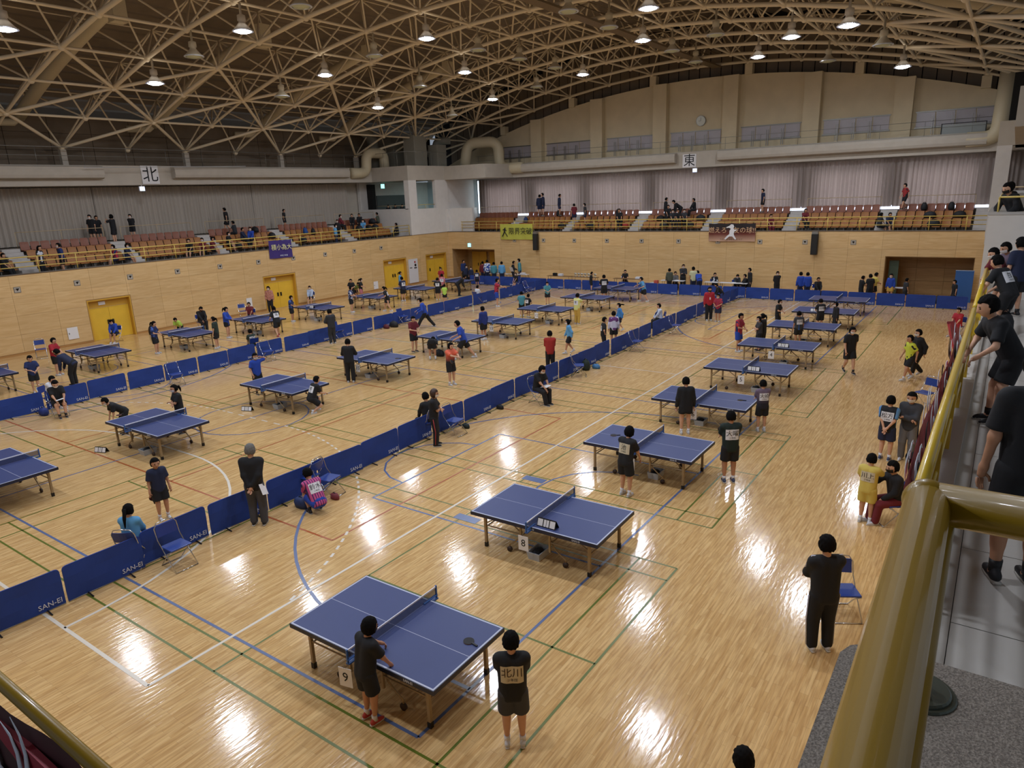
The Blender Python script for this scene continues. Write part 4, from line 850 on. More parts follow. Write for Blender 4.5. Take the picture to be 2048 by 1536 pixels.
for i in range(7):
    y0 = ([38.3]+PIL)[i]; y1 = PIL[i]+1.05 if i<6 else 1.2
    if i: y0 -= .1
    w_ = struct(link('window_%d'%(9+i), None)); w_.location = (XG-.03,(y0+y1)/2,0); hw = (y0-y1)/2-.15
    n = 4
    for j in range(n):
        MB().box(-.02,.02,-hw+j*2*hw/n+.03,-hw+(j+1)*2*hw/n-.03,9.8,10.62).build('pane', mat('dull_glass','B2AAAC',.3), w_)
    MB().box(-.03,.028,-hw-.04,hw+.04,9.7,9.79).box(-.03,.028,-hw-.04,hw+.04,10.63,10.7).build('window_frame', M['steel'], w_)
    for j in range(1,n): MB().box(-.5,-.45,-hw+j*2*hw/n-.02,-hw+j*2*hw/n+.02,9.3,10.35).box(-.5,-.45,-hw+j*2*hw/n+.1,-hw+j*2*hw/n+.14,9.3,10.35).build('post', M['steel'], w_)
# sloped light recess band on gable
t = thing('wall_clock','round glass-fronted clock high on the east gable wall','clock',(XG-.06,19.37,11.35),0)
g_ = MB(); g_.tube([(0,0,0),(-.08,0,0)],.36,24); g_.build('clock_case', M['steel'], t); g_=MB(); g_.tube([(-.081,0,0),(-.09,0,0)],.33,24); g_.build('clock_face', mat('clock_face','B8B49A',.2), t)
MB().box(-.1,-.092,-.01,.01,0,.24).build('clock_hand', M['blk'], t); MB().box(-.1,-.092,0,.16,-.01,.01).build('clock_hand', M['blk'], t)
t = thing('display_case','pale glass panel screen on the ledge at the far right of the gable','screen',(51.3,2.9,9.12))
MB().box(0,.04,-1.1,1.1,.1,.62).build('glass_panel', mat('pale_glass','9CA09A',.2), t); MB().box(-.03,.07,-1.15,-1.1,0,.7).box(-.03,.07,1.1,1.15,0,.7).box(-.03,.07,-1.15,1.15,.66,.7).build('panel_frame', M['blk'], t)
# ================================================================ NE corner tower
ne = struct(link('corner_box_northeast', None)); W = M['plaster']
def nb(*a, m=W, nm='corner_wall'): return MB().box(*a).build(nm, m, ne)
nb(41.6,46.3,38.8,39.0,ZT+.02,5.85,nm='parapet_wall'); nb(41.6,42.5,38.8,39.3,5.85,8.05,nm='corner_pillar'); nb(44.75,46.3,38.8,39.1,5.85,8.05)
nb(41.6,46.8,38.8,44.8,8.05,9.15,m=M['plasterg'],nm='fascia'); nb(41.6,41.85,39.0,44.3,3.5,5.9,nm='side_parapet'); nb(41.6,50.2,44.3,44.6,3.6,8.05,nm='back_wall')
nb(46.3,46.5,36.3,39.0,ZT+.02,5.75,nm='side_parapet'); nb(46.0,50.0,38.6,38.9,ZT,5.7,nm='side_wall'); nb(46.3,50.0,38.9,39.1,5.7,8.05,nm='side_wall'); nb(46.0,50.4,34.6,38.8,8.05,9.12,m=M['plasterg'],nm='fascia')
nb(41.86,50,39.02,44.28,3.4,4.88,m=M['riser'],nm='corner_floor'); nb(42.4,42.8,43.7,44.3,4.88,7.9,m=M['dark'],nm='doorway'); nb(43.4,47,44.2,44.29,4.9,7.0,m=mat('corner_door','4A4C48',.5),nm='doorway')
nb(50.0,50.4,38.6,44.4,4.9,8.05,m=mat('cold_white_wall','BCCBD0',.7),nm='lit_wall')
ld = bpy.data.lights.new('corner_tube_light','AREA'); ld.energy = 60; ld.size = 1.2; ld.color = (.7,.95,1.0)
lo = bpy.data.objects.new('corner_tube_light', ld); COL.objects.link(lo); lo.location = (48.2,40.6,7.9)
t = thing('tube_lamp','bright strip lamp fixed beside the east curtains in the corner','lamp',(49.85,38.3,5.2)); MB().box(0,.05,-.03,.03,0,2.7).build('lamp_tube', mat('tube_glow','D8F0FF',.5,emit=5), t); MB().box(.05,.1,-.06,.06,-.05,2.75).build('lamp_back', M['white'], t)
rail('corner_rail','pale rail across the opening of the corner box',lambda u,z:(u,38.95,z),42.5,44.75,[43.6],(6.15,),5.85,M['yrail'],.02,.015)
rail('corner_rail','pale rail on the west parapet of the corner box',lambda u,z:(41.72,u,z),39.3,42.5,[41.0],(6.15,),5.9,M['rail2'],.02,.015)
rail('plant_rail','thin grey rail around the plant deck above the corner box',lambda u,z:(u,38.85,z),41.7,46.6,[41.7+.95*i for i in range(6)],(10.2,),9.15,M['steel'],.016,.014)
rail('plant_rail','thin grey rail on the left side of the plant deck',lambda u,z:(41.7,u,z),38.9,43,[39.9,41.4,42.9],(10.2,),9.15,M['steel'],.016,.014)
# air-handling plant on the deck
def plant(lab, x0,x1,y0,y1,z0,z1,m=M['ductg']):
    t_ = thing('air_handling_cabinet',lab,'cabinet',((x0+x1)/2,(y0+y1)/2,z0)); a,b,c_ = (x1-x0)/2,(y1-y0)/2,z1-z0
    MB().box(-a,a,-b,b,0,c_).build('cabinet_body', m, t_, bevel=.03); MB().box(-a+.08,a-.08,-b-.02,-b,.15,c_*.5).build('access_panel', m, t_); MB().box(-a+.08,a-.08,-b-.02,-b,c_*.5+.05,c_-.12).build('access_panel', m, t_)
plant('tall grey plant cabinet in the middle of the corner deck',43.9,45.4,40.0,41.2,9.15,11.6)
plant('lower grey plant cabinet right of the tall one on the corner deck',46.2,47.4,39.6,40.6,9.15,10.9)
plant('dark grey plant unit behind the tall cabinet on the corner deck',44.4,45.9,42.8,44.2,9.15,11.2)
def pduct(lab, pts, r, m=M['duct'], cat='duct'):
    # rounded polyline
    P_ = [Vector(p) for p in pts]; out = [P_[0]]
    for i in range(1,len(P_)-1):
        a,b,c_ = P_[i-1],P_[i],P_[i+1]; q = min(r*1.9,(a-b).length*.49,(c_-b).length*.49); p0 = b+(a-b).normalized()*q; p1 = b+(c_-b).normalized()*q
        for k in range(6):
            s = k/5; out.append(p0*(1-s)**2+b*2*s*(1-s)+p1*s*s)
    out.append(P_[-1]); o = MB().tube(out, r, 16).build('air_duct', m, None, True); return tag(o, lab, cat)
pduct('round elbow duct rising at the right end of the north ledge',[(39.3,42.6,8.75),(41.0,42.6,8.75),(41.0,42.6,10.3),(43.0,42.6,10.3),(43.0,42.6,9.2)],.4)
pduct('round elbow duct rising at the left end of the east ledge',[(49.8,33.5,8.8),(49.8,35.9,8.8),(49.8,35.9,11.0),(49.0,38.6,11.0),(48.6,38.6,9.2)],.45)
pduct('thick dark duct climbing behind the corner plant cabinets',[(43.2,43.9,9.2),(43.2,43.9,11.6),(40.5,43.0,12.4)],.42,M['ductg'])
pduct('horizontal grey duct linking the corner plant cabinets',[(45.45,41.0,10.3),(47.7,41.0,10.3),(47.7,41.0,11.3),(48.5,40.0,11.3)],.3,M['ductg'])
# ================================================================ SE tower, mid block and near corner box
se = struct(link('corner_box_southeast', None))
def sb(*a, m=W, nm='corner_wall', par=se): return MB().box(*a).build(nm, m, par)
sb(41.6,50,-2.4,.9,8.05,9.15,m=M['plasterg'],nm='fascia'); sb(41.6,42.5,.3,.9,3.84,8.05,nm='corner_pillar'); sb(42.5,50,-2.2,.9,3.4,5.85,nm='parapet_wall')
sb(42.5,51,-3.2,-3.0,3.4,8.05,m=M['plasterg'],nm='back_wall'); sb(42.2,42.4,-2.4,.6,9.2,11.3,m=M['dark'],nm='plant_screen')
duct_e = pduct('curved duct turning down at the right end of the east ledge',[(49.9,2.6,8.75),(49.9,1.1,8.75),(49.9,1.0,12.2)],.42)
mb_ = struct(link('stair_block_south', None))
sb(20.4,24.5,-2.6,.42,3.8,5.80,par=mb_,nm='parapet_wall'); sb(20.38,24.5,-2.6,.44,5.80,5.86,m=M['tile'],par=mb_,nm='coping'); 
rail('block_rail','yellow rail on top of the white stair block',lambda u,z:(u,.25,z),20.55,26,[20.6,22.4,24.3],(6.18,),5.86,M['yrail'],.022,.02)
rail('block_rail','short yellow rail across the near edge of the stair block',lambda u,z:(20.6,u,z),-2.4,.25,[-.9],(6.2,),5.86,M['yrail'],.022,.02)
rail('block_rail','pale rail of the walkway behind the stair block',lambda u,z:(26.0,u,z),-2.6,.3,[-1.2],(6.35,),5.0,M['rail2'],.02,.02)
curtain('y',-3.2,27,46,4.9,8.0,M['curtN'],'beige curtain at the far right edge beyond the stair block','')
struct(MB().box(24.5,46,-3.6,.38,3.2,4.9).build('walkway_south', M['riser']))
struct(MB().box(20,47,-3.5,-3.3,4.9,9.2).build('wall_south_upper', M['plasterg']))
struct(MB().box(26.0,46,-3.3,.2,8.05,9.15).build('trim_3', M['plasterg']))
# south balcony
bal = struct(link('balcony_south', None))
MB().box(.6,20.4,-4.2,.13,3.45,3.785).build('slab', M['tilej'], bal)
for i in range(0,17):
    for j in range(0,4):
        x0 = 1.4+i*1.2; y1 = .0-j*1.0; x1 = min(x0+1.19,20.38)
        if x0<20.3: MB().box(x0,x1,y1-.985,y1-.005,3.785,3.80).build('floor_tile', M['tile'], bal)
MB().box(.8,20.4,.0,.13,3.785,3.80).build('floor_tile', M['tile'], bal)
MB().box(.8,20.4,.13,.4,3.7,3.87).build('coping', M['tile'], bal)
rr = thing('guard_rail','thick yellow guard rail along the near south balcony','railing')
MB().tube([(1.5,.27,4.74),(12.6,.27,4.74)],.038,14).build('rail_bar', M['yrails'], rr, True)
MB().tube([(12.9,.27,4.74),(20.3,.27,4.74)],.038,14).build('rail_bar', M['yrails'], rr, True)
for h in (4.48,4.2): MB().tube([(1.5,.27,h),(20.3,.27,h)],.024,10).build('rail_bar', M['yrails'], rr, True)
for i in range(12): MB().box(1.7+i*1.68-.012,1.7+i*1.68+.012,.235,.305,3.87,4.72).build('rail_post', M['yrails'], rr)
# west balcony front (bottom left corner)
wb = struct(link('balcony_west', None)); MB().box(.55,.8,.4,38.8,3.5,3.87).build('coping', M['coping'], wb); MB().box(-3,.55,.4,38.8,3.5,3.75).build('slab', M['riser'], wb)
rw = thing('guard_rail','yellow guard rail at the bottom left corner of the picture','railing')
MB().tube([(.80,.6,4.72),(.80,9,4.72)],.028,14).build('rail_bar', M['yrailn'], rw, True)
for y in (1.2,4.9,7): MB().tube([(.80,y,3.87),(.80,y,4.7)],.02,8).build('rail_post', M['yrailn'], rw, True)
# near corner box: granite parapet with the thick rail right in front of the camera
cb = struct(link('corner_box_southwest', None)); zc = 5.62
def rr_poly(x0,x1,y0,y1,r,n=6):
    p = []
    for cx,cy,a in ((x1-r,y1-r,0),(x0+r,y1-r,90),(x0+r,y0+r,180),(x1-r,y0+r,270)):
        for i in range(n+1): p.append((cx+r*math.cos(R(a+90*i/n)),cy+r*math.sin(R(a+90*i/n))))
    return p
MB().prism([(1.665,-2.6),(1.665,.12),(1.655,.16),(1.63,.19),(1.59,.205),(-2.6,.205),(-2.6,.0),(1.2,.0),(1.2,-2.6)],zc-.03,zc).build('granite_coping', M['granite'], cb)
MB().prism([(1.65,-2.6),(1.65,.16),(1.6,.19),(-2.6,.19),(-2.6,-.1),(1.2,-.1),(1.2,-2.6)],3.5,zc-.03).build('parapet_wall', M['granite'], cb)
MB().prism([(1.2,-2.6),(1.2,0),(-2.6,0),(-2.6,-2.6)],zc-.5,zc-.005).build('inner_step', M['granite'], cb)
nr = thing('corner_handrail','thick yellow handrail turning a corner right in front of the camera','railing')
MB().tube([(-1.2,.02,6.27),(1.03,.045,6.27)],.0285,24).build('rail_bar', M['yrailn'], nr, True)
MB().tube([(1.035,.055,6.27),(1.06,-1.6,6.27)],.0285,24).build('rail_bar', M['yrailn'], nr, True)
MB().ell((1.035,.046,6.27),.031,.031,.031,16,12).build('rail_elbow', M['yrailn'], nr, True)
MB().tube([(1.035,.03,zc),(1.035,.03,6.25)],.02,16).build('rail_post', M['yrailn'], nr, True)
t = thing('post_flange','round dark steel base plate on the granite parapet under the near rail','base plate',(1.535,.04,zc))
MB().lathe([(0.001,.012),(.06,.012),(.064,.009),(.064,.006),(.072,.005),(.075,0.002),(.075,0)],n=28).build('flange_disc', mat('dark_steel_plate','5A6056',.3,metal=.5), t)
MB().tube([(0,0,.0),(0,0,.05)],.02,14).build('flange_stub', mat('dark_steel_plate','3C4038',.35), t, True)
# ================================================================ roof: deck and space frame
vs = []; fs = []; ya = np.linspace(-38,38,0) if 0 else None
n = 120; RD = 65.6
angs = [(-24.5+49*i/n) for i in range(n+1)]
for i,a in enumerate(angs):
    rad = RD+(.15 if i%2 else 0)
    y = 19.6+rad*math.sin(R(a)); z = 15-62.5+rad*math.cos(R(a)); vs += [(-12,y,z),(54,y,z)]
for i in range(n): fs.append((2*i,2*i+2,2*i+3,2*i+1))
ceil = struct(MB().add(vs,fs).build('ceiling', M['deck']))
# far vertical boarding under the deck at the east end
g_ = struct(link('wall_east_top', None))
for i in range(60):
    y = -4+i*.8
    MB().box(53.3,53.36,y,y+.74,12 if 0 else arc_z(y)-1.6,arc_z(y)+2.9).build('vertical_board', M['deck'], g_)
MB().add([(53.5,-6,6),(53.5,46,6),(53.5,46,20),(53.5,-6,20)],[(0,1,2,3)]).build('board_backing', M['dark'], g_)
tr = struct(link('roof_space_frame', None))
cyl = MB().tube([(0,0,0),(0,0,1)],1,7,False).mesh('member', M['truss'], True)
cyl12 = MB().tube([(0,0,0),(0,0,1)],1,10,False).mesh('thick_member', M['truss'], True)
def member(name, a, b, r, me=None):
    a = Vector(a); b = Vector(b); d = b-a; q = d.to_track_quat('Z','Y')
    return link(name, me or cyl, tr, Matrix.Translation(a) @ q.to_matrix().to_4x4() @ Matrix.Diagonal((r,r,d.length,1)))
IX = range(-4,11)
def bn(i,k): return Vector((15.5+3.65*i, 19.6+62.5*math.sin(k*TH), 15-62.5+62.5*math.cos(k*TH)))
def tn(i,k): return Vector((15.5+3.65*i, 19.6+64.8*math.sin(k*TH), 15-62.5+64.8*math.cos(k*TH)))
for k in range(-7,8):
    for i in IX:
        ed = abs(k)>=6
        if k<7: member('arch_chord', bn(i,k), bn(i,k+1), .10 if not abs(k+.5)>5 else .07, cyl12)
        if i<10 and abs(k)<7: member('long_chord', bn(i,k), bn(i+1,k), .065)
        if i<10 and k<7 and abs(k+.5)>3.6 and (i%2==0)==(k%2==0): member('diagonal_brace', bn(i,k), bn(i+1,k+1), .085, cyl12)
        if i<10 and k>-7 and abs(k-.5)>3.6 and (i%2==0)==(k%2==0): member('diagonal_brace', bn(i,k), bn(i+1,k-1), .085, cyl12)
webs = []
for k in range(-7,7):
    for i in range(-4,10):
        t_ = tn(i+.5,k+.5)
        for (a,b) in ((i,k),(i+1,k),(i,k+1),(i+1,k+1)): webs.append((bn(a,b),t_,.05))
        if i<9: webs.append((t_,tn(i+1.5,k+.5),.04))
        if k<6: webs.append((t_,tn(i+.5,k+1.5),.045))
webs.sort(key=lambda q:(q[0]-Vector((0,0,6.7))).length if (q[0].x>2) else 999)
for a,b,r_ in webs[:300]: member('web_member', a, b, r_)
g_ = MB()
for a,b,r_ in webs[300:]: g_.tube([a,b], r_, 5, False)
o = g_.build('far_web_members', M['truss'], tr, True); o['kind'] = 'stuff'
g_ = MB()
for k in range(-7,8):
    for i in IX:
        p = bn(i,k); g_.ell(p,.17,.17,.17,8,6)
o = g_.build('node_balls', M['truss'], tr, True); o['kind'] = 'stuff'
for k in (-7,7):
    for i in range(-3,11,2):
        p = bn(i,k); MB().box(p.x-.15,p.x+.15,p.y-.15,p.y+.15,p.z-1.0,p.z-.1).build('bearing_block', M['plasterg'], tr)
for j in range(0,11,2):
    p = bn(10,j-5); MB().box(XG-.2,XG+.35,p.y-.25,p.y+.25,p.z-.8,p.z-.1).build('bearing_block', M['gable'], tr)
cw = thing('roof_catwalk','dark service catwalk running east under the crown of the roof','catwalk')
MB().box(8,52,17.9,18.5,14.75,14.85).build('walkway_deck', mat('dull_brown_steel','6E5C40',.6), cw); 
for y in (17.9,18.5): MB().tube([(8,y,15.5),(52,y,15.5)],.03,6).build('walkway_rail', MATS['dull_brown_steel'], cw)
# round ventilation ducts following the vault on both sides
for s in (1,-1):
    for j,x in enumerate((2.7,10.0,17.35,24.65,31.95,39.25)):
        if s<0 and j<1: continue
        pts = []
        for i in range(9):
            a = (22.2-i*1.35)*s; rad = 63.9-.15*0; pts.append((x,19.6+rad*math.sin(R(a)),15-62.5+rad*math.cos(R(a))))
        t_ = thing('vent_duct','thick round vent duct curving up the vault, %s on the %s side'%(ORD[j],'north' if s>0 else 'south'),'duct')
        MB().tube(pts,.30,14).build('duct_pipe', M['duct'], t_, True)
        MB().tube([(x-1.6,pts[0][1]+.2,pts[0][2]-.35),(x-.3,pts[0][1]+.1,pts[0][2]-.3),pts[0]],.2,10).build('duct_branch', M['duct'], t_, True)
        e = Vector(pts[-1]); MB().box(e.x-.3,e.x+.3,e.y-.25,e.y+.25,e.z-.75,e.z+.3).build('outlet_box', M['duct'], t_)
# pendants
def lamp_proto(lit):
    t_ = link('pendant_lamp', None); t_['category'] = 'lamp'
    MB().lathe([(.001,.95),(.05,.95),(.05,.55),(.16,.5),(.17,.3),(.12,.27),(.15,.2),(.37,-.06),(.385,-.06),(.35,-.02),(.12,.2),(.001,.2)],n=18).build('reflector_housing', M['duct'] if not lit else mat('lit_housing','C8BCA8',.5), t_, True)
    MB().ell((0,0,-.05),.35,.35,.12,18,10).build('lamp_lens', mat('lamp_glow','DCE4FF',.3,emit=60.0) if lit else mat('dead_lens','B8BC9C',.2), t_)  # lens widened and bulged, its shape stands in for the lit lamps' halo
    MB().lathe([(.35,-.07),(.42,-.07),(.42,-.10),(.35,-.10)],n=18).build('glass_ring', mat('lamp_glass_ring','D0D4DC',.15), t_)
    MB().tube([(0,0,.95),(0,0,1.3)],.02,6).build('hanging_rod', M['duct'], t_)
    kids_of(t_); return t_
lp = lamp_proto(True)
where = ('upper left edge','left of the north sign','upper left','above the north sign','centre left','centre over the corner','centre','right of the corner box','centre over the gable left end','top centre','top centre right','right over the gable','top right','right over the gable clock','far right over the gable')
for i,(x,y) in enumerate(LIT):
    place(lp, i==0, (x,y,arc_z(y)-1.0), 0, 'lit white pendant lamp under the roof truss, %s'%(where[i] if i<15 else 'outside the picture'), None if i<15 else 'lit lamps outside the picture')
lp2 = lamp_proto(False)
UNLIT = [(388,110),(564,190),(602,10),(749,109),(956,97),(840,170),(1039,115),(904,228),(1073,171),(1137,20),(1218,52),(1110,133),(1391,121),(1344,99),(1431,67),(1766,87),(1656,119)]
def ray_dir(px,py): return _f+_r2*((px-1024)/1386.94)+_u2*((768-py)/1386.94)
UNLIT.sort()
for i,(px,py) in enumerate(UNLIT):
    d = ray_dir(px,py+3); a_,b_ = 6.0,62.0
    for _ in range(40):
        s = (a_+b_)/2
        if 6.697+d.z*s < arc_z(d.y*s)-1.08: a_ = s
        else: b_ = s
    place(lp2, i==0, (d.x*s,d.y*s,6.697+d.z*s+.08), 0, 'unlit cream pendant lamp under the roof truss, %s from the left'%ORD[i], 'unlit pendant lamps under the roof')
# wires and signs
tag(MB().tube([(19.3,42.0,8.98),(29.5,42.0,9.15)],.018,5).build('suspension_wire', mat('bright_wire','D8DCE0',.3,metal=.5)),'thin bright wire stretched across the north compass sign','wire')
def sign(lab, pos, facing, ch, w_, h_, size):
    t_ = thing('compass_sign',lab,'sign',(0,0,0)); mt = wall_mtx(pos,facing)
    g_ = MB().box(-w_/2,w_/2,-h_/2,h_/2,-.03,0).xf(mt); g_.build('sign_board', M['paper'], t_)
    lettering('lettering',ch,size,M['letter'],t_,mt @ Matrix.Translation((0,-.02,.004)))
sign('white compass sign with the character 北 on the north ledge',(23.33,42.70,8.63),'s','北',1.05,1.05,.98)
sign('white compass sign with the character 東 on the east ledge',(49.92,19.25,8.53),'w','東',1.0,.9,.9)
def small_lamp(lab, pos, col, facing, w_=.28,h_=.22, e=6):
    t_ = thing('exit_lamp',lab,'sign',(0,0,0)); mt = wall_mtx(pos,facing)
    MB().box(-w_/2-.03,w_/2+.03,-h_/2-.03,h_/2+.03,-.1,-.005).box(-.02,.02,h_/2,h_/2+.12,-.07,-.03).xf(mt).build('lamp_case', M['white'], t_)
    MB().box(-w_/2,w_/2,-h_/2,h_/2,-.005,0).xf(mt).build('lit_face', mat('glow_'+col,col,.4,emit=e), t_)
small_lamp('small blue-white lit lamp below the north compass sign',(22.75,42.78,7.84),'A8C4FF','s')
small_lamp('small blue-white lit lamp below the east compass sign',(49.98,18.85,7.86),'A8C4FF','w')
small_lamp('green-white exit lamp inside the corner box opening',(43.6,43.6,7.75),'8CF0E0','s',.4,.34,3)
small_lamp('green-white exit lamp above the corner alcove',(45.9,36.48,2.76),'8CF0E0','w',.3,.28,4)
# wall eyes (recessed anchors) in both wooden walls
we = link('wall_anchor', None); we['category'] = 'wall fitting'
MB().box(-.15,.15,-.14,.14,-.03,0).build('anchor_plate', M['steel'], we); MB().box(-.12,.12,-.11,.11,.0,.012).build('anchor_recess', M['plasterg'], we)
MB().add([(-.07,.07,.014),(.07,.07,.014),(0,-.06,.014),(-.07,.07,.06),(.07,.07,.06),(0,-.06,.03)],[(0,2,1),(3,4,5),(0,1,4,3),(1,2,5,4),(2,0,3,5)]).build('anchor_hook', M['blk'], we); kids_of(we)
pos = [((13.72+2.707*i,38.79,3.14),'s') for i in range(-1,10) ]+[((45.99,29.24-2.725*i,3.18),'w') for i in range(-1,9)]
for i,(p,fc) in enumerate(pos):
    o = we if i==0 else copy_tree(we); o.matrix_local = wall_mtx(p,fc)
    o['label'] = 'small square wall anchor with dark hook, %s from the left on the %s wall'%((ORD[i],'north') if fc=='s' else (ORD[i-11],'east')); o['group'] = 'anchors on the %s wall'%('north' if fc=='s' else 'east')
# white wall panels low on the north wall
for x,w_,z0,z1,lb in ((15.75,.5,.35,.95,'white access hatch left of the leftmost yellow door'),(26.2,.38,.1,1.0,'tall narrow white panel left of the second yellow door'),(37.2,.45,.15,.72,'small white panel left of the third yellow door')):
    t_ = thing('access_panel',lb,'panel',(x,38.78,0)); MB().box(-w_/2,w_/2,-.02,0,z0,z1).build('panel_plate', M['paper'], t_); MB().box(-w_/2+.05,-w_/2+.09,-.03,-.02,(z0+z1)/2-.04,(z0+z1)/2+.04).build('latch', M['steel'], t_)
t_ = thing('hydrant_cabinet','tall white fire hydrant cabinet between the yellow doors','cabinet',(41.45,38.78,0)); MB().box(-.55,.5,-.05,0,.12,2.0).build('cabinet_door', M['white'], t_)
g_=MB(); g_.tube([(.15,-.05,1.75),(.15,-.09,1.75)],.07,16); g_.build('red_lamp', mat('red_lamp','B03030',.3), t_); g_=MB(); g_.tube([(.2,-.05,1.5),(.2,-.08,1.5)],.1,16); g_.build('alarm_disc', M['blk'], t_)
MB().box(-.45,-.2,-.07,-.05,1.3,1.35).box(.05,.35,-.07,-.05,1.25,1.33).build('label_strip', M['blk'], t_)
# line-array speakers on the east wall
def speaker(y,lb,tilt):
    t_ = thing('wall_speaker',lb,'speaker',(45.75,y,2.45),0)
    MB().box(-.16,.14,-.19,.19,0,1.25).build('speaker_cabinet', M['blk'], t_, bevel=.03); MB().box(-.15,.15,-.17,.17,1.25,1.38).build('top_bracket', M['steel'], t_)
    MB().box(-.175,-.16,-.16,.16,.05,1.2).build('speaker_grille', mat('speaker_mesh','22201E',.8,bump=.4,bscale=300), t_)
speaker(29.8,'black column speaker right of the yellow banner',4); speaker(9.55,'black column speaker right of the brown banner',0)
# ================================================================ banners
def cloth(name, lab, mt, w_, h_, m, amp=.04, sag=.05, nx=24, ny=12, seed=0):
    vs = []; r_ = random.Random(seed); p1,p2 = r_.random()*6,r_.random()*6
    for j in range(ny+1):
        for i in range(nx+1):
            u = i/nx; v = j/ny
            vs.append((w_*(u-.5), h_*(v-.5)-sag*math.sin(PI*u*4)**2*v*.6, amp*(math.sin(u*9+p1)+.6*math.sin(u*17+v*3+p2))*(1-v*.4)))
    g_ = MB().add(vs,[(j*(nx+1)+i,j*(nx+1)+i+1,(j+1)*(nx+1)+i+1,(j+1)*(nx+1)+i) for j in range(ny) for i in range(nx)])
    t_ = thing(name, lab, 'banner', (0,0,0)); g_.xf(mt).build('banner_cloth', m, t_, True); return t_
mt = wall_mtx((29.0,38.72,3.82),'s') @ Matrix.Rotation(R(-1),4,'Z')
b1 = cloth('hanging_banner','purple banner with pale yellow characters on the north rail',mt,1.75,1.15,mat('purple_cloth','3B2A72',.7),.03)
lettering('lettering','積小為大',.40,mat('pale_yellow_ink','E4E0A0',.7),b1,mt @ Matrix.Translation((.03,.1,.075)))
lettering('small_lettering','卓球少年団',.12,M['letterw'],b1,mt @ Matrix.Translation((.15,-.42,.075)))
mt = wall_mtx((45.9,31.7,3.84),'w')
b2 = cloth('hanging_banner','yellow-green banner with black brush characters on the east rail',mt,3.1,1.2,mat('lime_yellow_cloth','BDBB4C',.7),.03)
lettering('lettering','限界突破',.56,M['letter'],b2,mt @ Matrix.Translation((.42,.02,.08)))
g_ = MB(); pts = [(-1.15,.38),(-1.08,.36),(-1.1,.22),(-.95,.1),(-.98,.06),(-1.12,.14),(-1.14,.0),(-.85,-.4),(-.93,-.42),(-1.18,-.06),(-1.42,-.42),(-1.5,-.4),(-1.26,.0),(-1.28,.16),(-1.42,.12),(-1.43,.17),(-1.24,.26)]
g_.prism([(x*.9,y*.9) for x,y in pts][::-1],.075,.08).xf(mt); g_.build('player_silhouette', M['letter'], b2)
lettering('small_lettering','・'*24,.1,mat('olive_ink','6E6E20',.7),b2,mt @ Matrix.Translation((0,.48,.08)))
lettering('small_lettering','・'*24,.08,mat('olive_ink','6E6E20',.7),b2,mt @ Matrix.Translation((0,-.5,.08)))
mt = wall_mtx((45.9,14.7,3.78),'w')
mg, N, L, b = nt('brown_gradient_cloth'); tc = N.new('ShaderNodeTexCoord'); sp = N.new('ShaderNodeSeparateXYZ'); L.new(tc.outputs['Generated'], sp.inputs[0]); rp = N.new('ShaderNodeValToRGB'); L.new(sp.outputs[2], rp.inputs[0])
rp.color_ramp.elements[0].position=.05; rp.color_ramp.elements[0].color = srgb('C09A80'); rp.color_ramp.elements[1].position=.75; rp.color_ramp.elements[1].color = srgb('1E1418'); e_ = rp.color_ramp.elements.new(.4); e_.color = srgb('6E2E22'); L.new(rp.outputs[0], b.inputs['Base Color'])
b3 = cloth('hanging_banner','dark brown banner with outlined letters and a white player figure',mt,3.05,1.15,mg,.03)
for s_,c_ in ((.40,'C8A070'),(.37,'4A2018'),):
    pass
lettering('lettering','燃えろ',.42,mat('tan_ink','D8B088',.7),b3,mt @ Matrix.Translation((-.9,.12,.08))); lettering('lettering','友の球!!',.42,mat('tan_ink','D8B088',.7),b3,mt @ Matrix.Translation((.85,.12,.08)))
g_ = MB(); pts = [(-.02,.52),(.12,.5),(.18,.36),(.12,.26),(.22,.16),(.34,.2),(.36,.14),(.2,.06),(.16,-.08),(.2,-.2),(.34,-.42),(.26,-.46),(.08,-.26),(-.12,-.26),(-.36,-.46),(-.44,-.42),(-.3,-.24),(-.12,-.1),(-.12,.1),(-.04,.24),(-.16,.3),(-.34,.28),(-.32,.34),(-.14,.42)]
g_.prism(pts[::-1],.078,.083).xf(mt); g_.build('player_silhouette', M['paper'], b3)
lettering('small_lettering','スポーツ少年団 卓球クラブ',.12,M['letter'],b3,mt @ Matrix.Translation((0,-.45,.08)))
# red banners on the near rail
redc = mat('red_banner_cloth','A82A34',.6,noise=.15,nscale=3); 
def brush(mt, par, n, w_, h_, seed, m):
    r_ = random.Random(seed)
    for i in range(n):
        x = w_*(r_.random()-.5)*.92; y = h_*(r_.random()-.5)*.75; a = r_.random()*PI; pts = []
        for k in range(6): pts.append((x+.09*k*math.cos(a+k*.35)*.6, y+.09*k*math.sin(a+k*.35)*.6, .03))
        MB().tube(pts,[.006,.022,.028,.022,.014,.004],6,True,.2).xf(mt).build('brush_stroke', m, par, True)
mt = Matrix.Translation((8.4,.36,4.30)) @ Matrix.Rotation(PI,4,'Z') @ Matrix.Rotation(PI/2+.08,4,'X')
b4 = cloth('hanging_banner','long red banner with white and black brush strokes on the near south rail',mt,6.6,.72,redc,.02,seed=3)
brush(mt,b4,40,6.2,.7,5,M['letterw']); brush(mt,b4,24,6.2,.7,8,M['letter'])
mtb = mt @ Matrix.Translation((0,0,-.06)); brush(mtb,b4,52,6.2,.62,5,M['letterw']); brush(mtb,b4,30,6.2,.62,8,M['letter'])
mt2 = Matrix.Translation((12.4,.45,4.3)) @ Matrix.Rotation(PI,4,'Z') @ Matrix.Rotation(PI/2+.35,4,'X')
cloth('hanging_banner','loose red banner corner beyond the long red banner',mt2,1.0,.6,redc,.05,seed=9)
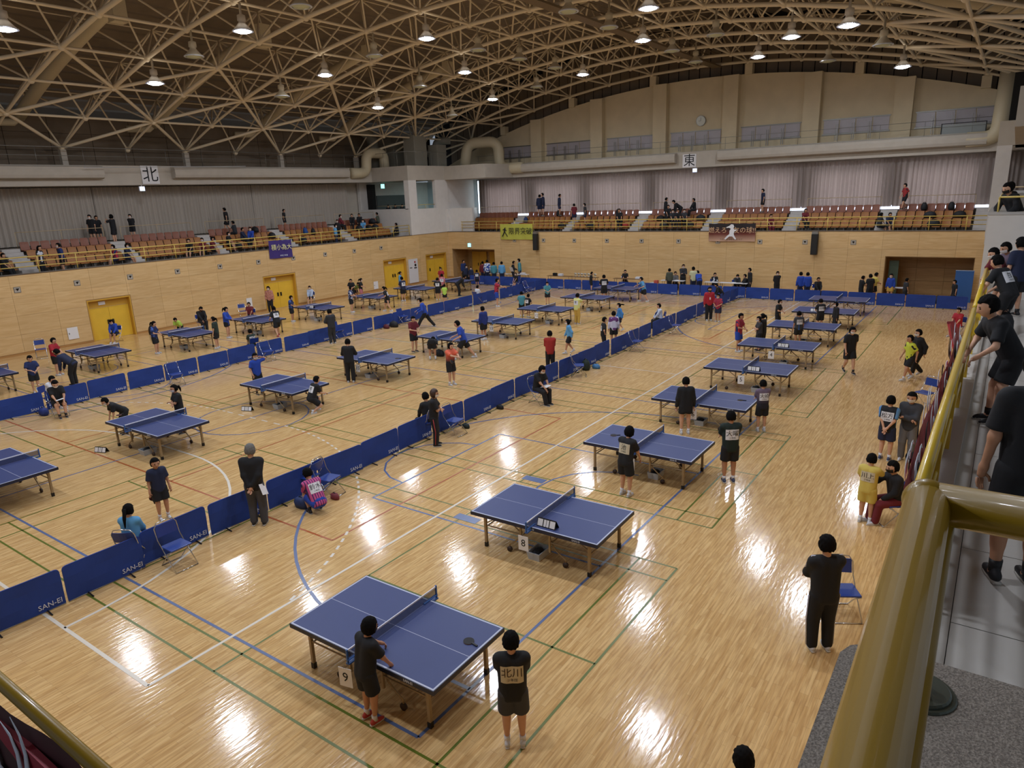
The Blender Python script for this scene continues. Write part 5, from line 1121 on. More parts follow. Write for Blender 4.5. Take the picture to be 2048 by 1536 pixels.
mt3 = Matrix.Translation((8.9,.42,3.75)) @ Matrix.Rotation(PI,4,'Z') @ Matrix.Rotation(PI/2,4,'X')
cloth('hanging_banner','plain red sheet hanging below the long red banner',mt3,1.7,.75,redc,.02,seed=4)
mt = Matrix.Translation((.74,2.9,4.12)) @ Matrix.Rotation(-PI/2,4,'Z') @ Matrix.Rotation(PI/2-.12,4,'X')
b5 = cloth('hanging_banner','dark red banner with white brush strokes at the bottom left',mt,3.4,1.0,mat('dark_red_cloth','3E1018',.6,noise=.3,nscale=4),.02,seed=2); brush(mt,b5,26,3.4,.9,12,M['letterw'])
tag(MB().box(.76,.79,1.7,4.2,4.33,4.52).build('crimson_ribbon', mat('crimson_cloth','9C2036',.6)),'crimson cloth strip tied under the bottom left rail','ribbon')
# ================================================================ table tennis tables
def table_proto():
    t = link('table_tennis_table', None); t['category'] = 'table'
    MB().box(-.7625,.7625,-1.37,1.37,.735,.76).build('tabletop', M['ttop'], t)
    g_ = MB()
    for s in (-1,1):
        g_.box(s*.7625-.012,s*.7625+.012,-1.382,1.382,.69,.757); g_.box(-.7625,.7625,s*1.37-.012,s*1.37+.012,.69,.757)
    g_.build('edge_apron', M['apron'], t)
    for sx in (-1,1):
        m_ = wall_mtx((sx*.776,-.95,.722),'w' if sx<0 else 'e'); lettering('edge_lettering','SAN-EI',.055,M['letterw'],t,m_)
        m_ = wall_mtx((sx*.776,.0,.722),'w' if sx<0 else 'e'); lettering('edge_lettering','SAN-EI',.055,M['letterw'],t,m_)
    # net
    n_ = MB().box(-.90,.90,-.002,.002,.765,.895).build('net', M['netm'], t)
    MB().box(-.915,.915,-.006,.006,.893,.916).build('net_tape', M['cord'], n_)
    for s in (-1,1):
        MB().box(s*.915-.012,s*.915+.012,-.012,.012,.70,.925).box(min(s*.62,s*.925),max(s*.62,s*.925),-.022,.022,.762,.772).box(min(s*.70,s*.925),max(s*.70,s*.925),-.03,.03,.70,.722).build('net_post', M['post'], t)
    for sy in (-1,1):
        for sx in (-1,1):
            x = sx*.62
            MB().box(x-.024,x+.024,sy*1.14-.024,sy*1.14+.024,.07,.735).build('leg', M['legm'], t)
            MB().box(x-.03,x+.03,sy*1.14-.03,sy*1.14+.03,0,.09).build('leg_foot', M['blk'], t)
            MB().box(x-.018,x+.018,sy*.32-.018,sy*.32+.018,.26,.735).build('inner_leg', M['legm'], t)
            MB().tube([(x,sy*1.13,.50),(x,sy*.80,.72)],.012,6).build('leg_brace', M['legm'], t)
            MB().tube([(x,sy*.32,.50),(x,sy*.62,.72)],.012,6).build('leg_brace', M['legm'], t)
            c_ = MB().tube([(x*.92,sy*.32,.50),(x*.92,sy*.36,.36),(x*.92,sy*.50,.24),(x*.92,sy*.62,.16),(x*.92,sy*.62,.09)],.016,6).build('caster_arm', M['legm'], t, True)
            MB().tube([(x*.92-.02,sy*.62,.055),(x*.92+.02,sy*.62,.055)],.055,12).build('caster_wheel', M['wheel'], c_, True)
        MB().tube([(-.62,sy*1.14,.42),(.62,sy*1.14,.42)],.014,6).build('cross_rail', M['legm'], t)
        MB().tube([(-.62,sy*.32,.42),(.62,sy*.32,.42)],.014,6).build('cross_rail', M['legm'], t)
        for sx in (-1,1): MB().tube([(sx*.62,sy*.32,.46),(sx*.62,sy*1.14,.46)],.013,6).build('side_rail', M['legm'], t)
    kids_of(t); return t
TP = table_proto()
TAB = [('9',6.08,6.56,.6,'nearest one at the bottom of the right lane'),('8',10.4,6.58,1.2,'second nearest one in the right lane, with a score board'),('7',14.86,6.56,0,'third nearest one in the right lane'),('6',19.11,6.65,.6,'fourth nearest one in the right lane'),
 ('5',23.34,6.61,.6,'fifth nearest one in the right lane'),('4',27.31,6.71,.9,'sixth nearest one in the right lane'),('3',31.54,6.77,.6,'third table from the east barrier in the right lane'),('2',35.69,6.73,1,'second table from the east barrier in the right lane'),('1',39.6,6.83,1,'table right before the east barrier in the right lane'),
 ('B',5.65,19.49,0,'table cut by the left picture edge in the middle lane'),('A',9.63,19.5,1,'middle-lane table with a white ball on it'),('C',14.18,19.65,.5,'middle-lane table with a person in blue at its far end'),('D',18.58,19.73,.6,'middle-lane one with the person in a black tracksuit beside it'),
 ('E',23.11,19.67,-1.5,'middle-lane table with a person bending double beside it'),('F',27.28,19.8,.6,'middle-lane one with the person in a dark blue jacket'),('G',31.23,19.78,0,'middle-lane one with the person in teal at its left end'),('H',35.7,19.75,-.5,'middle-lane one beside the person in yellow'),('I',39.75,19.78,-1,'farthest middle-lane table before the east barrier'),
 ('L0',9.55,32.2,0,'far-lane table cut by the left picture edge'),('L1',13.93,32.2,-.6,'far-lane table left of the leftmost yellow door'),('L2',18.28,32.54,-1,'far-lane table right of the leftmost yellow door'),('L3',22.31,32.48,.6,'far-lane table before the second yellow door'),
 ('L4',26.64,32.68,-1,'far-lane one with a score board right of the second yellow door'),('L5',31.18,32.79,-1,'far-lane table left of the third yellow door'),('L6',35.24,32.88,.6,'far-lane table before the hydrant cabinet'),('L7',39.4,33.0,0,'farthest far-lane table before the double door')]
TX = {}
for i,(k,x,y,a,lb) in enumerate(TAB):
    place(TP, i==0, (x,y,0), a, 'blue table tennis table, '+lb, 'table tennis tables'); TX[k] = (x,y,a)
# number cards hung from the net post
def card(x,y,z,num,lb,rz=0):
    t = thing('number_card',lb,'card',(x,y,z),rz)
    MB().box(-.003,.003,-.105,.105,-.145,.145).build('card_sheet', M['paper'], t)
    lettering('card_number',num,.2,M['letter'],t,wall_mtx((-.0045,0,0),'w'))
    MB().tube([(0,-.02,.145),(0,0,.2)],.004,4).tube([(0,.02,.145),(0,0,.2)],.004,4).build('hook', M['steel'], t)
CN = {'9':'nearest table in the right lane','8':'second nearest right-lane table','7':'third nearest right-lane table','6':'fourth nearest right-lane table','5':'fifth nearest right-lane table','4':'sixth nearest right-lane table','D':'table by the black tracksuit','F':'table by the dark blue jacket','G':'table by the person in teal','H':'table by the person in yellow'}
for k,num in (('9','9'),('8','8'),('7','7'),('6','6'),('5','5'),('4','4'),('D','15'),('F','13'),('G','12'),('H','11')):
    x,y,a = TX[k]; card(x-.95,y+.03,.50,num,'white number card hanging from the net post of the %s'%CN[k], 12 if k=='9' else 3)
# score boards
def scoreboard(x,y,z,rz,lb):
    t = thing('score_board',lb,'score board',(x,y,z),rz)
    MB().add([(0,-.2,0),(0,.2,0),(.06,-.2,.16),(.06,.2,.16),(.15,-.2,0),(.15,.2,0),(.01,-.2,0),(.01,.2,0),(.07,-.2,.155),(.07,.2,.155)],[(0,1,3,2),(2,3,5,4)]).build('board_frame', M['blk'], t)
    for yy,w_ in ((-.13,.055),(-.03,.025),(.03,.025),(.13,.055)):
        g_ = MB(); g_.add([(-.004+.06*(.02/.16),yy-w_,.02),(-.004+.06*(.02/.16),yy+w_,.02),(-.004+.06*(.14/.16),yy+w_,.14),(-.004+.06*(.14/.16),yy-w_,.14)],[(0,3,2,1)]); g_.build('score_flap', M['paper'], t)
for k,dy,lb in (('8',-.28,'black flip score board on the second nearest table'),('5',-.27,'black flip score board on the fifth nearest table of the right lane'),('4',-.3,'black flip score board on the sixth nearest table of the right lane'),('2',.35,'flip score board on the second table from the east barrier'),('L4',-.1,'flip score board on a far-lane table')):
    x,y,a = TX[k]; scoreboard(x-.66,y+dy,.76,0,lb)
for x,y,lb in ((8.4,20.55,'flip score board lying on the floor under the table with the ball'),(13.0,20.25,'white flip score board on the floor under a middle-lane table')): scoreboard(x,y,.0,20,lb)
# bats, ball
def bat(x,y,z,rz,lb,m='rubk',tilt=None):
    t = thing('table_tennis_bat',lb,'bat',(x,y,z),rz)
    n = 18; p = [(.078*math.cos(2*PI*j/n)*1.02,.075*math.sin(2*PI*j/n)) for j in range(n)]
    MB().prism(p,.006,.011).build('rubber', M[m], t); MB().prism(p,0,.006).build('blade', M['basew'], t)
    MB().box(.07,.17,-.013,.013,-.004,.016).build('handle', M['blk'], t)
    if tilt: t.rotation_euler = (R(tilt[0]),R(tilt[1]),R(rz))
    return t
x,y,_ = TX['9']; bat(6.35,5.42,.762,-100,'dark bat lying on the right end of table 9')
bat(14.85,7.5,.762,-60,'black bat on the left end of table 7'); bat(19.25,5.7,.762,-80,'black bat on the right end of table 6'); bat(19.5,7.2,.762,20,'black bat near the net of table 6')
bat(18.7,18.7,.762,-60,'black bat on the right end of the table with card 15')
bat(6.95,14.88,.50,0,'bat held down at the side by the person in a navy polo','rubber',(90,80)); bat(18.45,15.75,1.0,0,'bat held out by the person in coral and black','rubk',(60,20))
bat(33.7,8.35,.75,0,'red bat held by the masked person left of the second table','rubber',(60,60)); bat(9.35,21.1,.77,20,'bat under the hand of the bending person in black','rubber')
def ball(x,y,z,lb): tag(MB().ell((0,0,0),.02,.02,.02,12,8).build('table_tennis_ball', M['white'], None, True, (x,y,z)),lb,'ball')
ball(9.25,19.85,.782,'white ball on the middle-lane table with the bending person'); 
# folding chairs
def chair_proto():
    t = link('folding_chair', None); t['category'] = 'chair'   # faces +x
    MB().box(-.19,.20,-.21,.21,.415,.445).build('seat', M['chairb'], t, bevel=.012)
    g_ = MB(); n=7
    for s_ in (0,1):
        for zz in (.60,.82):
            for i in range(n):
                yy = -.2+.4*i/(n-1); g_.v.append((-.235-(zz-.6)*.22-.02*math.cos(yy*7)-.018*s_, yy, zz))
    for i in range(n-1): g_.f += [(i,i+1,n+i+1,n+i),(2*n+i,3*n+i,3*n+i+1,2*n+i+1),(n+i,n+i+1,3*n+i+1,3*n+i),(i,2*n+i,2*n+i+1,i+1)]
    g_.f += [(0,n,3*n,2*n),(n-1,3*n-1,4*n-1,2*n-1)]; g_.build('backrest', M['chairb'], t)
    MB().tube([(.28,-.22,.012),(.0,-.22,.30),(-.22,-.22,.56),(-.285,-.22,.78),(-.30,-.16,.87),(-.30,0,.885),(-.30,.16,.87),(-.285,.22,.78),(-.22,.22,.56),(.0,.22,.30),(.28,.22,.012)],.011,8).build('front_frame', M['chrome'], t, True)
    MB().tube([(.19,-.2,.41),(-.05,-.2,.24),(-.27,-.2,.012),(-.27,.2,.012),(-.05,.2,.24),(.19,.2,.41)],.011,8).build('rear_frame', M['chrome'], t, True)
    MB().tube([(.28,-.22,.012),(.28,.22,.012)],.01,8).build('floor_bar', M['chrome'], t, True)
    kids_of(t); return t
CP = chair_proto(); _first = [True]
def chair(x,y,z,rz,lb,group='folding chairs'):
    place(CP,_first[0],(x,y,z),rz,lb,group); _first[0] = False
for px in CHAIRS: chair(*px)
# barriers
def barrier_proto():
    t = link('barrier_panel', None); t['category'] = 'barrier'  # along +x, visible face -y, length 1.40
    n = 14; vs = []; H_ = .70; r_ = .07
    def top(u): 
        d = min(u,1.38-u); return H_-(r_-math.sqrt(max(0,r_*r_-(r_-d)**2)) if d<r_ else 0)
    us = [0,.01,.03,.07]+[.07+1.24*i/8 for i in range(1,8)]+[1.31,1.35,1.37,1.38]
    for yy in (-.012,.012):
        for u in us:
            for j in range(4):
                z = .03+(top(u)-.03)*j/3; vs.append((u,yy+(.006*math.sin(u*5+j*2)),z))
    k = len(us); fs = []
    for i in range(k-1):
        for j in range(3): a = i*4+j; fs += [(a,a+4,a+5,a+1),(a+k*4,a+1+k*4,a+5+k*4,a+4+k*4)]
        fs += [(i*4+3,i*4+7,i*4+7+k*4,i*4+3+k*4),(i*4,i*4+k*4,i*4+4+k*4,i*4+4)]
    fs += [(j,j+1,j+1+k*4,j+k*4) for j in range(3)]+[((k-1)*4+j,(k-1)*4+j+k*4,(k-1)*4+j+1+k*4,(k-1)*4+j+1) for j in range(3)]
    MB().add(vs,fs).build('cloth_cover', M['blueb'], t)
    MB().tube([(.0,0,.02),(1.38,0,.02)],.012,6).build('bottom_bar', M['steel'], t)
    for u in (.33,1.08): MB().tube([(u,-.2,.01),(u,-.05,.03),(u,.05,.03),(u,.2,.01)],.014,6).build('foot', M['blk'], t)
    lettering('panel_lettering','SAN-EI',.13,M['letterw'],t,Matrix.Translation((1.14,-.03,.13)) @ Matrix.Rotation(PI/2,4,'X'),.002)
    kids_of(t); return t
BP = barrier_proto(); _fb = [True]; rb = random.Random(4)
def barrier_run(x0,y0,x1,y1,lab,group,skip=()):
    d = math.hypot(x1-x0,y1-y0); a = math.degrees(math.atan2(y1-y0,x1-x0)); n = int(round(d/1.425)); st = d/n
    for i in range(n):
        if i in skip: continue
        j = rb.uniform(-.05,.05); aa = a+rb.uniform(-2.2,2.2)
        x = x0+(x1-x0)*i/n - j*math.sin(R(a)); y = y0+(y1-y0)*i/n + j*math.cos(R(a))
        place(BP,_fb[0],(x,y,0),aa,lab%ORD[i],group); _fb[0] = False
barrier_run(1.42,12.9,42.7,13.15,'blue cloth barrier panel, %s from the left in the row nearest the camera','near barrier row',skip=())
barrier_run(3.8,26.8,42.9,27.2,'blue cloth barrier panel, %s from the left in the row before the far lane','far barrier row')
barrier_run(42.95,34.2,42.75,1.2,'blue cloth barrier panel, %s from the left in the row before the east wall','east barrier row')
# bags and odds on the floor
def bag(x,y,z,s,lb,col,rz=0,kind='backpack'):
    t = thing(kind,lb,'bag',(x,y,z),rz); m = mat('bag_'+col,col,.7,noise=.15,nscale=9)
    vs = []; n=8; prof = [(0,.9,.8),(.25,1.0,1.0),(.6,.95,.95),(.85,.75,.7),(1.0,.35,.3)]
    if kind!='backpack': prof = [(0,.9,.9),(.3,1.1,1.0),(.6,.95,.8),(.75,.5,.4)]
    for zz,a_,b_ in prof:
        for j in range(n):
            c_,s_ = math.cos(2*PI*j/n+.39),math.sin(2*PI*j/n+.39); vs.append((s*.36*a_*c_, s*.42*b_*s_*(1 if kind=='backpack' else 1.7), s*zz))
    fs = [(i*n+j,i*n+(j+1)%n,(i+1)*n+(j+1)%n,(i+1)*n+j) for i in range(len(prof)-1) for j in range(n)]+[tuple(range(n))[::-1],tuple((len(prof)-1)*n+j for j in range(n))]
    MB().add(vs,fs).build('bag_body', m, t, True)
    MB().tube([(-.05*s,-.2*s,.95*s*(.75 if kind!='backpack' else 1)),(-.05*s,0,1.12*s*(.75 if kind!='backpack' else 1)),(-.05*s,.2*s,.95*s*(.75 if kind!='backpack' else 1))],.012,6).build('carry_handle', M['blk'], t, True)
    MB().box(s*.30,s*.40,-.2*s,.2*s,.1*s,.45*s).build('front_pocket', m, t)
for b_ in BAGS: bag(*b_)
def basket(x,y,lb,s=.4,towel=True):
    t = thing('plastic_basket',lb,'basket',(x,y,0)); a,b,h = s/2,s*.36,.16
    vs=[(-a*.85,-b*.85,0),(a*.85,-b*.85,0),(a*.85,b*.85,0),(-a*.85,b*.85,0),(-a,-b,h),(a,-b,h),(a,b,h),(-a,b,h),(-a+.02,-b+.02,h),(a-.02,-b+.02,h),(a-.02,b-.02,h),(-a+.02,b-.02,h),(-a*.8,-b*.8,.01),(a*.8,-b*.8,.01),(a*.8,b*.8,.01),(-a*.8,b*.8,.01)]
    fs=[(3,2,1,0),(0,1,5,4),(1,2,6,5),(2,3,7,6),(3,0,4,7),(4,5,9,8),(5,6,10,9),(6,7,11,10),(7,4,8,11),(8,9,13,12),(9,10,14,13),(10,11,15,14),(11,8,12,15),(12,13,14,15)]
    MB().add(vs,fs).build('basket_tray', M['tray'], t)
    if towel: MB().ell((0,0,.1),a*.7,b*.6,.09,8,5).build('folded_towel', mat('dark_towel','2A2C30',.9), t, True)
for k,lb in (('8','under the second nearest right-lane table'),('7','under the third nearest right-lane table'),('6','under the fourth nearest right-lane table'),('5','under the fifth nearest right-lane table'),('4','under the sixth nearest right-lane table'),('3','under the third table from the east barrier'),('A','under the middle-lane table with the ball'),('C','under the table with the person in blue'),('D','beside the person in a black tracksuit'),('F','under the table by the dark blue jacket'),('G','under the table by the person in teal'),('H','under the table by the person in yellow'),('L1','under the far-lane table at the left'),('L2','under the far-lane table right of the left door'),('L3','under the far-lane table by the second door'),('L4','under the far-lane table with a score board'),('L5','under the far-lane table left of the third door')):
    x,y,a = TX[k]; basket(x-.55+.3*rb.random(),y+.2*rb.uniform(-1,1)-.15,'grey plastic basket '+lb)
# long desks before the east wall
def desk(x,y0,y1,lb,top='desk_top_brown'):
    t = thing('folding_desk',lb,'desk',(x,(y0+y1)/2,0)); h = (y1-y0)/2; m = mat('desk_top_brown','7A5C3C',.5) if top=='desk_top_brown' else M['white']
    MB().box(-.22,.22,-h,h,.67,.7).build('desk_top', m, t)
    for sy in (-1,1):
        for sx in (-1,1): MB().tube([(sx*.18,sy*(h-.12),.67),(sx*.18,sy*(h-.05),0)],.013,6).build('leg', M['blk'], t)
    MB().box(-.02,.02,-h+.1,h-.1,.3,.32).build('stretcher', M['blk'], t)
for d in (( 44.6,31.6,33.4,'left officials desk at the corner entrance','w'),(44.7,29.9,31.5,'right officials desk at the corner entrance','w'),
          (44.6,26.0,28.0,'leftmost of the dark desks before the east wall','desk_top_brown'),(44.6,23.8,25.9,'dark desk carrying a row of cups','desk_top_brown'),(44.6,20.3,22.5,'desk with the seated official in black','desk_top_brown'),
          (44.6,17.3,18.9,'officials desk with papers on it','w'),(44.6,15.0,15.9,'small white desk before the seated official in black and white','w'),(44.6,13.1,14.9,'long white table with the masked reading official','w'),(45.4,4.3,5.3,'white-draped table in the south alcove','w')):
    desk(*d)
cup = link('trophy_cup', None); cup['category'] = 'trophy'; MB().lathe([(.001,0),(.05,0),(.05,.05),(.012,.06),(.012,.12),(.05,.17),(.055,.26),(.045,.26),(.001,.2)],n=10).build('cup_body', mat('silver_cup','C8C4B8',.3,metal=.6), cup, True)
MB().tube([(0,-.05,.23),(0,-.085,.22),(0,-.07,.17)],.007,4).tube([(0,.05,.23),(0,.085,.22),(0,.07,.17)],.007,4).build('cup_handle', mat('silver_cup','C8C4B8'), cup); kids_of(cup)
for i in range(14):
    o = cup if i==0 else copy_tree(cup); o.location = (44.55+.1*(i%2), 23.95+.135*i, .7); o['label'] = 'small silver cup on the dark desk, %s from the right'%ORD[i]; o['group'] = 'cups on the desk'
def obox(x,y,z,a,b,h,m,nm,lb,cat,rz=0):
    t = thing(nm,lb,cat,(x,y,z),rz); MB().box(-a,a,-b,b,0,h).build('body', m, t, bevel=min(a,b,h)*.15); MB().box(-a*.8,a*.8,-b*.8,b*.8,h,h+.012).build('lid', m, t); return t
obox(44.6,26.9,.7,.12,.18,.16,M['white'],'storage_box','white box on the leftmost dark desk','box'); obox(44.6,27.4,.7,.1,.16,.2,M['blk'],'equipment_case','black case on the leftmost dark desk','case')
obox(44.6,20.6,.7,.14,.22,.14,M['white'],'storage_box','white plastic box on the seated official desk','box'); obox(44.9,19.6,.0,.25,.3,.45,M['tray'],'plastic_crate','pale crate on the floor between the dark desks','crate')
obox(44.6,19.3,.45,.12,.14,.2,mat('red_box','B85040',.6),'red_box','small red box on top of the pale crate region','box'); obox(44.65,32.2,.7,.1,.05,.22,M['white'],'plastic_bottle','white bottle standing on the officials desk','bottle')
obox(44.6,30.3,.7,.13,.2,.12,M['white'],'storage_box','white tray on the right officials desk','box'); obox(44.6,17.8,.7,.12,.18,.02,M['paper'],'paper_stack','stack of white sheets on the officials desk','paper'); obox(44.6,14.0,.7,.1,.16,.02,M['paper'],'paper_stack','white sheets on the long white table','paper')
# papers in hands / on laps
def sheet(x,y,z,rot,w_,h_,lb):
    t = thing('paper_sheet',lb,'paper',(x,y,z)); t.rotation_euler = tuple(R(v) for v in rot)
    g_ = MB(); n=6
    for i in range(n+1):
        u = -w_/2+w_*i/n; g_.v += [(u,-h_/2,.02*math.cos(u*8)),(u,h_/2,.02*math.cos(u*8))]
    g_.f = [(2*i,2*i+2,2*i+3,2*i+1) for i in range(n)]; g_.build('sheet', M['paper'], t)
for s_ in SHEETS: sheet(*s_)
# ================================================================ people
def v3(*a): return np.array(a,float)
def cap(P,a,b,ra,rb_):
    a = np.asarray(a,float); b = np.asarray(b,float); ab = b-a; L2 = max(ab@ab,1e-9)
    h = np.clip(((P-a)@ab)/L2,0,1); d = P-a-h[:,None]*ab
    return np.sqrt((d*d).sum(1))-(ra+(rb_-ra)*h)
def ellip(P,c,r):
    q = (P-np.asarray(c))/np.asarray(r); l = np.sqrt((q*q).sum(1))+1e-9
    return (l-1)*min(r)*.9+0*l if False else l*(l-1)/(np.sqrt(((q/np.asarray(r))**2).sum(1))+1e-9)
def smin(a,b,k):
    h = np.clip(.5+.5*(b-a)/k,0,1); return b*(1-h)+a*h-k*h*(1-h)
def field(prims,k):
    def F(P):
        d = None
        for p in prims:
            e = cap(P,*p[1:]) if p[0]=='c' else ellip(P,*p[1:])
            d = e if d is None else smin(d,e,k)
        return d
    return F
def bounds(prims,pad):
    lo = []; hi = []
    for p in prims:
        if p[0]=='c':
            r = max(p[3],p[4]); lo.append(np.minimum(p[1],p[2])-r); hi.append(np.maximum(p[1],p[2])+r)
        else: lo.append(np.asarray(p[1])-p[2]); hi.append(np.asarray(p[1])+p[2])
    return np.min(lo,0)-pad, np.max(hi,0)+pad
CO = np.array([(i,j,k) for i in (0,1) for j in (0,1) for k in (0,1)])
EDG = [(a,b) for a in range(8) for b in range(a+1,8) if abs(CO[a]-CO[b]).sum()==1]
def nets(F, lo, hi, res):
    n = np.ceil((hi-lo)/res).astype(int)+1
    ax = [lo[i]+res*np.arange(n[i]) for i in range(3)]
    G = np.stack(np.meshgrid(*ax,indexing='ij'),-1).reshape(-1,3)
    V_ = F(G).reshape(n); ins = V_<0
    sh = n-1; cv = [V_[c[0]:c[0]+sh[0],c[1]:c[1]+sh[1],c[2]:c[2]+sh[2]] for c in CO]
    cnt = sum((v<0).astype(int) for v in cv); act = (cnt>0)&(cnt<8); idx = np.argwhere(act)
    if len(idx)==0: return np.zeros((0,3)),[]
    vals = np.stack([v[act] for v in cv],1); acc = np.zeros((len(idx),3)); w_ = np.zeros(len(idx))
    for a,b in EDG:
        va,vb = vals[:,a],vals[:,b]; m_ = (va<0)!=(vb<0); t = np.where(m_, va/(va-vb+1e-12), 0)
        acc += m_[:,None]*(CO[a]+(CO[b]-CO[a])*t[:,None]); w_ += m_
    verts = lo+res*(idx+acc/w_[:,None]); vid = -np.ones(sh,int); vid[act] = np.arange(len(idx)); faces = []
    for d in range(3):
        e1,e2 = [(1,2),(2,0),(0,1)][d]
        sl0 = [slice(None)]*3; sl1 = [slice(None)]*3; sl0[d] = slice(0,n[d]-1); sl1[d] = slice(1,n[d])
        A,B = ins[tuple(sl0)],ins[tuple(sl1)]; q = np.argwhere(A!=B)
        q = q[(q[:,e1]>0)&(q[:,e2]>0)&(q[:,e1]<sh[e1])&(q[:,e2]<sh[e2])]
        if not len(q): continue
        def g(o1,o2):
            c = q.copy(); c[:,e1] -= o1; c[:,e2] -= o2; return vid[c[:,0],c[:,1],c[:,2]]
        f = np.stack([g(1,1),g(0,1),g(0,0),g(1,0)],1); fl = A[q[:,0],q[:,1],q[:,2]]
        f[~fl] = f[~fl][:,::-1]; faces.append(f[(f>=0).all(1)])
    return verts, np.concatenate(faces) if faces else []
def np_mesh(name, v, f, mats, extra=None):
    me = bpy.data.meshes.new(name); fl = [tuple(map(int,q)) for q in f]; vs = [tuple(map(float,p)) for p in v]; n0 = len(fl); mi = [0]*n0
    if extra:
        for ev,ef,em in extra:
            o = len(vs); vs += [tuple(map(float,p)) for p in ev]; fl += [tuple(i+o for i in q) for q in ef]; mi += [em]*len(ef)
    me.from_pydata(vs,[],fl)
    for m_ in mats: me.materials.append(m_)
    me.polygons.foreach_set('material_index',mi); me.polygons.foreach_set('use_smooth',[True]*len(fl)); me.update(); return me
def ik(a,b,l1,l2,pole):
    a = np.asarray(a,float); b = np.asarray(b,float); d = b-a; L = np.linalg.norm(d); mx = (l1+l2)*.995
    if L>mx: b = a+d/L*mx; d = b-a; L = mx
    u = d/L; x = (l1*l1-l2*l2+L*L)/(2*L); h = math.sqrt(max(l1*l1-x*x,0)); p = np.asarray(pole,float); p = p-u*(p@u); p = p/(np.linalg.norm(p)+1e-9)
    return a+u*x+p*h, b
CLR = {'K':'16171B','N':'1E2642','B':'2446A8','Bd':'1C2F62','Bn':'1E2F74','L':'5C9CCB','L2':'3D7FC4','LW':'B4C4DE','T':'4A8E9C','R':'A82230','Rd':'A02A22','M':'6A1E28','G':'3A3B40','Gd':'2C2E33','g':'6C6A6A','gg':'46464C',
 'gk':'16241F','W':'D6D8E0','Y':'CDB85A','Yo':'C8A44C','Yl':'D9D98A','I':'B4D85A','GV':'25332C','Gv':'4E5244','PK':'B8806E','pk':'B8707A','U':'4A4458','VI':'5E7040','WY':'C8C8A0','WN':'B8C4DC','rd':'A83A34','Kr':'16171B'}
def cloth_m(code):
    two = {'RB':('C03038','22305E',14,0),'PS':('C05088','3A2458',16,0),'RP':('B83048','5A2034',10,1),'OK':('E06A4E','17171B',0,2),'NR':('22305E','22305E',0,0),'NL':('1F2C58','4460A8',8,1),'KB':('15171C','5A88B8',0,3),
           'NW':('22305C','B8BCD0',6,1),'RW':('A83038','D0B8BC',9,0),'YK':('C8D040','1A1B1E',4,1),'WB':('D0D6E4','22449C',5,1),'KW':('17181C','C8CAD2',3,1),'Wp':('CCCBE2','6A3C78',3,1),'RK':('A03030','17181C',4,1),'WN':('C4CCE0','22305E',3,1),'VI':('9AA858','2C3A28',18,1),'PK':('C88E7C','8E4E48',30,1),'U':('6A5A6C','1E1C28',0,2)}
    if code not in two: return mat('cloth_'+code, CLR.get(code,'333333'), .85, bump=.15, bscale=30)
    k = 'cloth_'+code
    if k in MATS: return MATS[k]
    a,b_,fq,md = two[code]; m,N,L,b = nt(k); t = N.new('ShaderNodeTexCoord'); sp = N.new('ShaderNodeSeparateXYZ'); r = N.new('ShaderNodeValToRGB'); b.inputs['Roughness'].default_value = .85
    r.color_ramp.elements[0].color = srgb(a); r.color_ramp.elements[1].color = srgb(b_)
    if md==2:
        L.new(t.outputs['Generated'],sp.inputs[0]); L.new(sp.outputs[2],r.inputs[0]); r.color_ramp.elements[0].color = srgb(b_); r.color_ramp.elements[1].color = srgb(a); r.color_ramp.elements[0].position=.3; r.color_ramp.elements[1].position=.75
    elif md==3:
        L.new(t.outputs['Generated'],sp.inputs[0]); L.new(math_node(N,L,'ABSOLUTE',math_node(N,L,'SUBTRACT',sp.outputs[1],.5)),r.inputs[0]); r.color_ramp.interpolation='CONSTANT'; r.color_ramp.elements[1].position=.36
    elif md==1:
        n = N.new('ShaderNodeTexNoise'); n.inputs['Scale'].default_value = max(fq,1); n.inputs['Detail'].default_value=1; L.new(t.outputs['Object'],n.inputs['Vector']); L.new(n.outputs['Fac'],r.inputs[0]); r.color_ramp.interpolation='CONSTANT'; r.color_ramp.elements[1].position=.54
    else:
        L.new(t.outputs['Object'],sp.inputs[0]); s_ = math_node(N,L,'SINE',math_node(N,L,'MULTIPLY',sp.outputs[1],fq*7.0)); L.new(s_,r.inputs[0]); r.color_ramp.interpolation='CONSTANT'; r.color_ramp.elements[1].position=.5
    L.new(r.outputs[0],b.inputs['Base Color']); MATS[k] = m; return m
